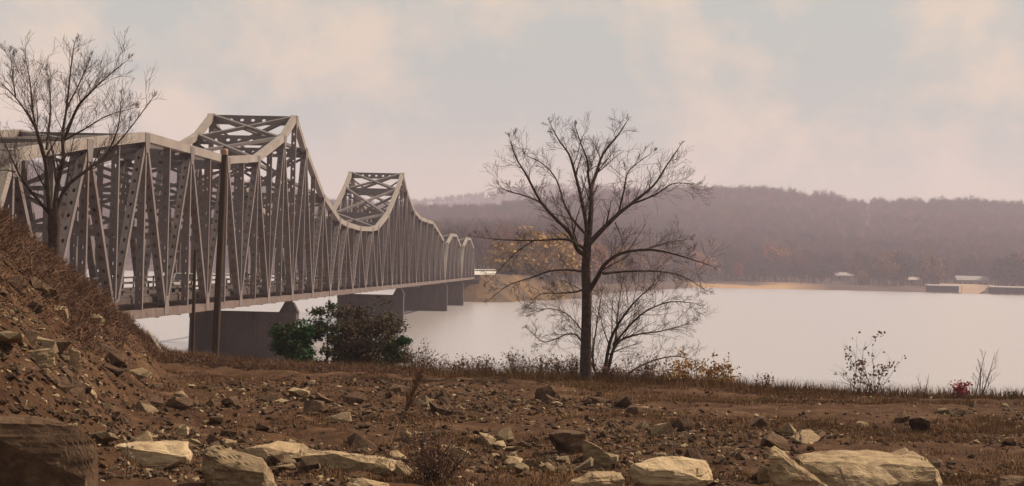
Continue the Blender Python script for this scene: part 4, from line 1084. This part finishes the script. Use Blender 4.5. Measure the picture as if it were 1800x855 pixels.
# tree kinds used by the woods (shared meshes)
def wood_proto(seed, H, W, n, leafy=.0, zlo=.3):
    r = np.random.default_rng(seed); T = Tree(seed)
    T.tube([np.array([0, 0, -1.5]), np.array([.1, 0, H*.4]), np.array([0, .1, H*.8])], [.28, .2, .06], 'trunk', 5)
    for i in range(9):
        f = .28+.5*T.r.random(); an = T.r.random()*6.28; L = W*(.7+.5*T.r.random())
        T.tube([np.array([0, 0, H*f]), np.array([math.cos(an)*L*.5, math.sin(an)*L*.5, H*f+L*.55]), np.array([math.cos(an)*L*.85, math.sin(an)*L*.85, H*f+L*1.15])], [.12, .07, .03], 'trunk', 4)
    trunk = T.mesh(['trunk'], 'trunk')
    nc = 34; P = clump_points(r, (0, 0, H*.64), (W, W, H*.38), nc, n//nc, .75, .5)
    a = r.normal(size=(len(P), 3)); a[:, 2] = np.abs(a[:, 2])+.6; a /= np.linalg.norm(a, axis=1)[:, None]
    b = r.normal(size=(len(P), 3)); b /= np.linalg.norm(b, axis=1)[:, None]
    if leafy: s, w = .8, .6
    else: s, w = 1.5, .13
    L = s*(.6+.8*r.random(len(P)))[:, None]
    V = np.stack([P-a*L/2-b*w/2, P-a*L/2+b*w/2, P+a*L/2+b*w*.4, P+a*L/2-b*w*.4], 1).reshape(-1, 3)
    return trunk, np_mesh('crown', V, None, np.arange(len(V)).reshape(-1, 4))
def wood_mat(name, cols, rnd=.25):
    m = bpy.data.materials.new(name); m.use_nodes = True; nt = m.node_tree; N, L = nt.nodes.new, nt.links.new; b = nt.nodes['Principled BSDF']
    b.inputs['Roughness'].default_value = .95; b.inputs['Specular IOR Level'].default_value = .05
    oi = N('ShaderNodeObjectInfo'); cr = N('ShaderNodeValToRGB'); cr.color_ramp.interpolation = 'CONSTANT'
    L(oi.outputs['Random'], cr.inputs[0])
    for i, c in enumerate(cols):
        e = cr.color_ramp.elements[i] if i < 2 else cr.color_ramp.elements.new(i/len(cols)); e.position = i/len(cols); e.color = (*c, 1)
    nz = N('ShaderNodeTexNoise'); nz.inputs['Scale'].default_value = .006; nz.inputs['Detail'].default_value = 4; L(oi.outputs['Location'], nz.inputs['Vector'])
    mr = N('ShaderNodeMapRange'); mr.inputs['From Min'].default_value = .3; mr.inputs['From Max'].default_value = .7; mr.inputs['To Min'].default_value = .55; mr.inputs['To Max'].default_value = 1.55; L(nz.outputs['Fac'], mr.inputs['Value'])
    hs = N('ShaderNodeHueSaturation'); L(mr.outputs[0], hs.inputs['Value']); L(cr.outputs[0], hs.inputs['Color'])
    L(hs.outputs[0], b.inputs['Base Color']); MATS[name] = m
    return m
wood_mat('wood_crown', [(.075, .048, .048), (.090, .056, .052), (.064, .044, .045), (.130, .060, .044), (.080, .054, .055), (.155, .070, .040), (.042, .040, .034), (.085, .050, .050)])
mat('crown_yellow', (.22, .125, .035), .9, (.36, .21, .055), .3, spec=.05)
mat('crown_orange', (.24, .098, .038), .9, (.34, .15, .055), .3, spec=.05)
mat('crown_red', (.18, .045, .038), .9, (.26, .07, .05), .3, spec=.05)
mat('crown_dark', (.035, .042, .034), .9, (.06, .065, .045), .3, spec=.05)
mat('crown_rust', (.16, .085, .055), .9, (.22, .115, .065), .3, spec=.05)
wcol = bpy.data.collections.new('wood_kinds')
PROTO = []
for i in range(6):
    H = [14, 16, 12, 15, 13, 17][i]; tk, cr = wood_proto(900+i, H, H*.30, 900); PROTO.append((tk, cr))
    V = []; bm = bmesh.new(); bm.from_mesh(tk); bm.from_mesh(cr); me = bpy.data.meshes.new('wood_tree'); bm.to_mesh(me); bm.free(); me.materials.append(MATS['wood_crown'])
    o = bpy.data.objects.new('wood_tree', me); wcol.objects.link(o)
LEAFY = [wood_proto(950+i, 13, 4.8, 2600, 1.0) for i in range(4)]
def instancer(name, pts, scl, rot, idx, label):
    me = bpy.data.meshes.new(name); me.vertices.add(len(pts)); me.vertices.foreach_set('co', np.asarray(pts, np.float32).ravel())
    for nm, ty, v in (('scl', 'FLOAT', scl), ('rot', 'FLOAT', rot), ('idx', 'INT', idx)):
        at_ = me.attributes.new(nm, ty, 'POINT'); at_.data.foreach_set('value', np.asarray(v, np.int32 if ty == 'INT' else np.float32))
    me.update(); o = obj(name, me); me.materials.append(MATS['wood_crown'])
    g = bpy.data.node_groups.new(name, 'GeometryNodeTree'); g.interface.new_socket('Geometry', in_out='INPUT', socket_type='NodeSocketGeometry'); g.interface.new_socket('Geometry', in_out='OUTPUT', socket_type='NodeSocketGeometry')
    N, L = g.nodes.new, g.links.new; gi = N('NodeGroupInput'); go = N('NodeGroupOutput'); ip = N('GeometryNodeInstanceOnPoints'); ci = N('GeometryNodeCollectionInfo')
    ci.inputs['Collection'].default_value = wcol; ci.inputs['Separate Children'].default_value = True; ci.inputs['Reset Children'].default_value = True
    def na(nm, ty):
        n = N('GeometryNodeInputNamedAttribute'); n.data_type = ty; n.inputs['Name'].default_value = nm; return [s for s in n.outputs if s.enabled][0]
    cx = N('ShaderNodeCombineXYZ'); L(na('rot', 'FLOAT'), cx.inputs['Z'])
    L(gi.outputs[0], ip.inputs['Points']); L(ci.outputs[0], ip.inputs['Instance']); ip.inputs['Pick Instance'].default_value = True
    L(na('idx', 'INT'), ip.inputs['Instance Index']); L(cx.outputs[0], ip.inputs['Rotation']); L(na('scl', 'FLOAT'), ip.inputs['Scale']); L(ip.outputs[0], go.inputs[0])
    md = o.modifiers.new('woods', 'NODES'); md.node_group = g
    tag(o, label, 'forest', kind='stuff')
def forest():
    r = np.random.default_rng(66); out = []
    for y0, y1, n in ((600, 1300, 3600), (1200, 2000, 9000), (2000, 2900, 11000), (4550, 5000, 4500)):
        y = np.sqrt(y0**2+(y1**2-y0**2)*r.random(n)); u = (r.random(n)-.5)*.62; x = u*y
        z = far_z(x, y); px = 900+u*F
        S = np.interp(u, SH_PX, SH_Y)
        k = z > 2.6
        k &= (y-S) > np.where((px > 1230) & (px < 1430), 60, np.where((px > 780) & (px < 985), 16, 28))+18*r.random(n)
        for hx, hy, hw in KEEP:
            k &= ~((np.abs(px-hx) < (hw*.5+1)/hy*F) & (y < hy+9) & (y > hy-(70 if hy > 1400 else 140)))
        k &= ~((np.abs(px-1706) < 46) & (y < 1300))
        k &= ~((np.abs(px-(1526-(y-2300)*.008)) < 5) & (y > 1900))                     # cleared line up the hill
        k &= ~((px > 800) & (px < 884) & (y < 760))
        out.append(np.stack([x[k], y[k], z[k]], 1))
    P = np.concatenate(out); n = len(P)
    instancer('forest', P, .75+.55*r.random(n), r.random(n)*6.28, r.integers(0, 6, n), 'hazy bare winter woods covering the hills beyond the lake')
forest()
def shore_tree(px, Y, hpx, wscale, m, label, variant, bare=False, group=None):
    p = far_at(px, Y); tk, cr = (PROTO if bare else LEAFY)[variant]; t = empty('shore_tree', tuple(p), px*.7)
    s = hpx/F*Y/13.5
    key = ('crown', id(cr), m)
    if key not in MESHC: c2 = cr.copy(); c2.materials.clear(); c2.materials.append(MATS[m]); MESHC[key] = c2
    key2 = ('trunk', id(tk))
    if key2 not in MESHC: t2 = tk.copy(); t2.materials.clear(); t2.materials.append(MATS['bark']); MESHC[key2] = t2
    for nm, me in (('trunk', MESHC[key2]), ('crown', MESHC[key])):
        o = obj(nm, me, None, t); 
    t.scale = (s*wscale, s*wscale, s); tag(t, label, 'tree', group)
G1 = 'yellow trees on the wooded point'
for k, (px, Y, h, w, m, v, lab) in enumerate([
 (908, 618, 80, 1.5, 'crown_yellow', 0, 'leftmost golden tree on the wooded point right of the bridge end'),
 (938, 625, 98, 1.6, 'crown_yellow', 1, 'tallest golden tree on the wooded point left of the lone tree trunk'),
 (972, 640, 96, 1.6, 'crown_yellow', 2, 'golden tree just left of the tall lone tree on the far point'),
 (1004, 665, 86, 1.5, 'crown_rust', 3, 'russet tree directly behind the tall lone tree on the far point'),
 (886, 640, 56, 1.1, 'crown_rust', 1, 'russet tree at the left end of the wooded point'),
 (1046, 800, 70, 1.0, 'crown_orange', 0, 'orange tree close right of the lone tree trunk on the far shore'),
 (1078, 840, 66, 1.0, 'crown_yellow', 2, 'dull yellow tree right of the orange tree behind the bare branches'),
 (1112, 900, 64, 1.1, 'crown_rust', 3, 'russet tree half hidden behind the lone tree right-hand branches'),
 (1150, 980, 60, 1.1, 'crown_rust', 1, 'russet tree behind the low many-stemmed tree on the far shore'),
 (1232, 1190, 52, 1.2, 'crown_orange', 0, 'bright orange tree at the left end of the sandy beach'),
 (1252, 1200, 44, 1.1, 'crown_rust', 2, 'russet tree just right of the bright orange tree by the beach'),
 (1298, 1215, 34, .8, 'crown_red', 3, 'small red tree standing on the sandy beach'),
 (1345, 1240, 34, 1.3, 'crown_dark', 1, 'round dark cedar behind the sandy beach'),
 (1362, 1300, 56, 1.3, 'crown_orange', 2, 'tall orange-brown tree behind the round dark cedar'),
 (1410, 1225, 32, 1.4, 'crown_dark', 0, 'broad dark cedar at the right end of the sandy beach'),
 (1445, 1225, 34, 1.2, 'crown_dark', 3, 'dark cedar in front of the white-roofed house'),
 (1516, 1215, 26, 1.2, 'crown_rust', 0, 'low russet tree at the shore right of the white-roofed house'),
 (1560, 1220, 60, 1.1, 'crown_rust', 1, 'tall russet tree on the far shore left of the boat docks'),
 (1585, 1225, 56, 1.1, 'crown_dark', 2, 'tall dark tree on the far shore left of the boat docks'),
 (1640, 1235, 54, 1.0, 'crown_rust', 3, 'brown tree behind the left boat dock'),
 (1782, 1215, 60, 1.2, 'crown_dark', 1, 'dark tree behind the boat dock at the right edge'),
 (1800, 1225, 62, 1.2, 'crown_red', 0, 'dark red tree at the right edge behind the docks')]):
    shore_tree(px, Y, h, w, m, lab, v)

# ------------------------------------------------------------------ the air
def haze():
    m = MB(); m.box(-4200, 4200, -120, 5700, -4, 300)
    mt = bpy.data.materials.new('haze'); mt.use_nodes = True; nt = mt.node_tree; nt.nodes.clear()
    out = nt.nodes.new('ShaderNodeOutputMaterial'); v = nt.nodes.new('ShaderNodeVolumePrincipled')
    v.inputs['Color'].default_value = (.82, .73, .86, 1); v.inputs['Density'].default_value = .00018; v.inputs['Anisotropy'].default_value = 0.0
    nt.links.new(v.outputs[0], out.inputs['Volume'])
    tag(m.build('haze', mt), 'pale mauve haze hanging over the lake and hills', 'haze', kind='stuff')
haze()
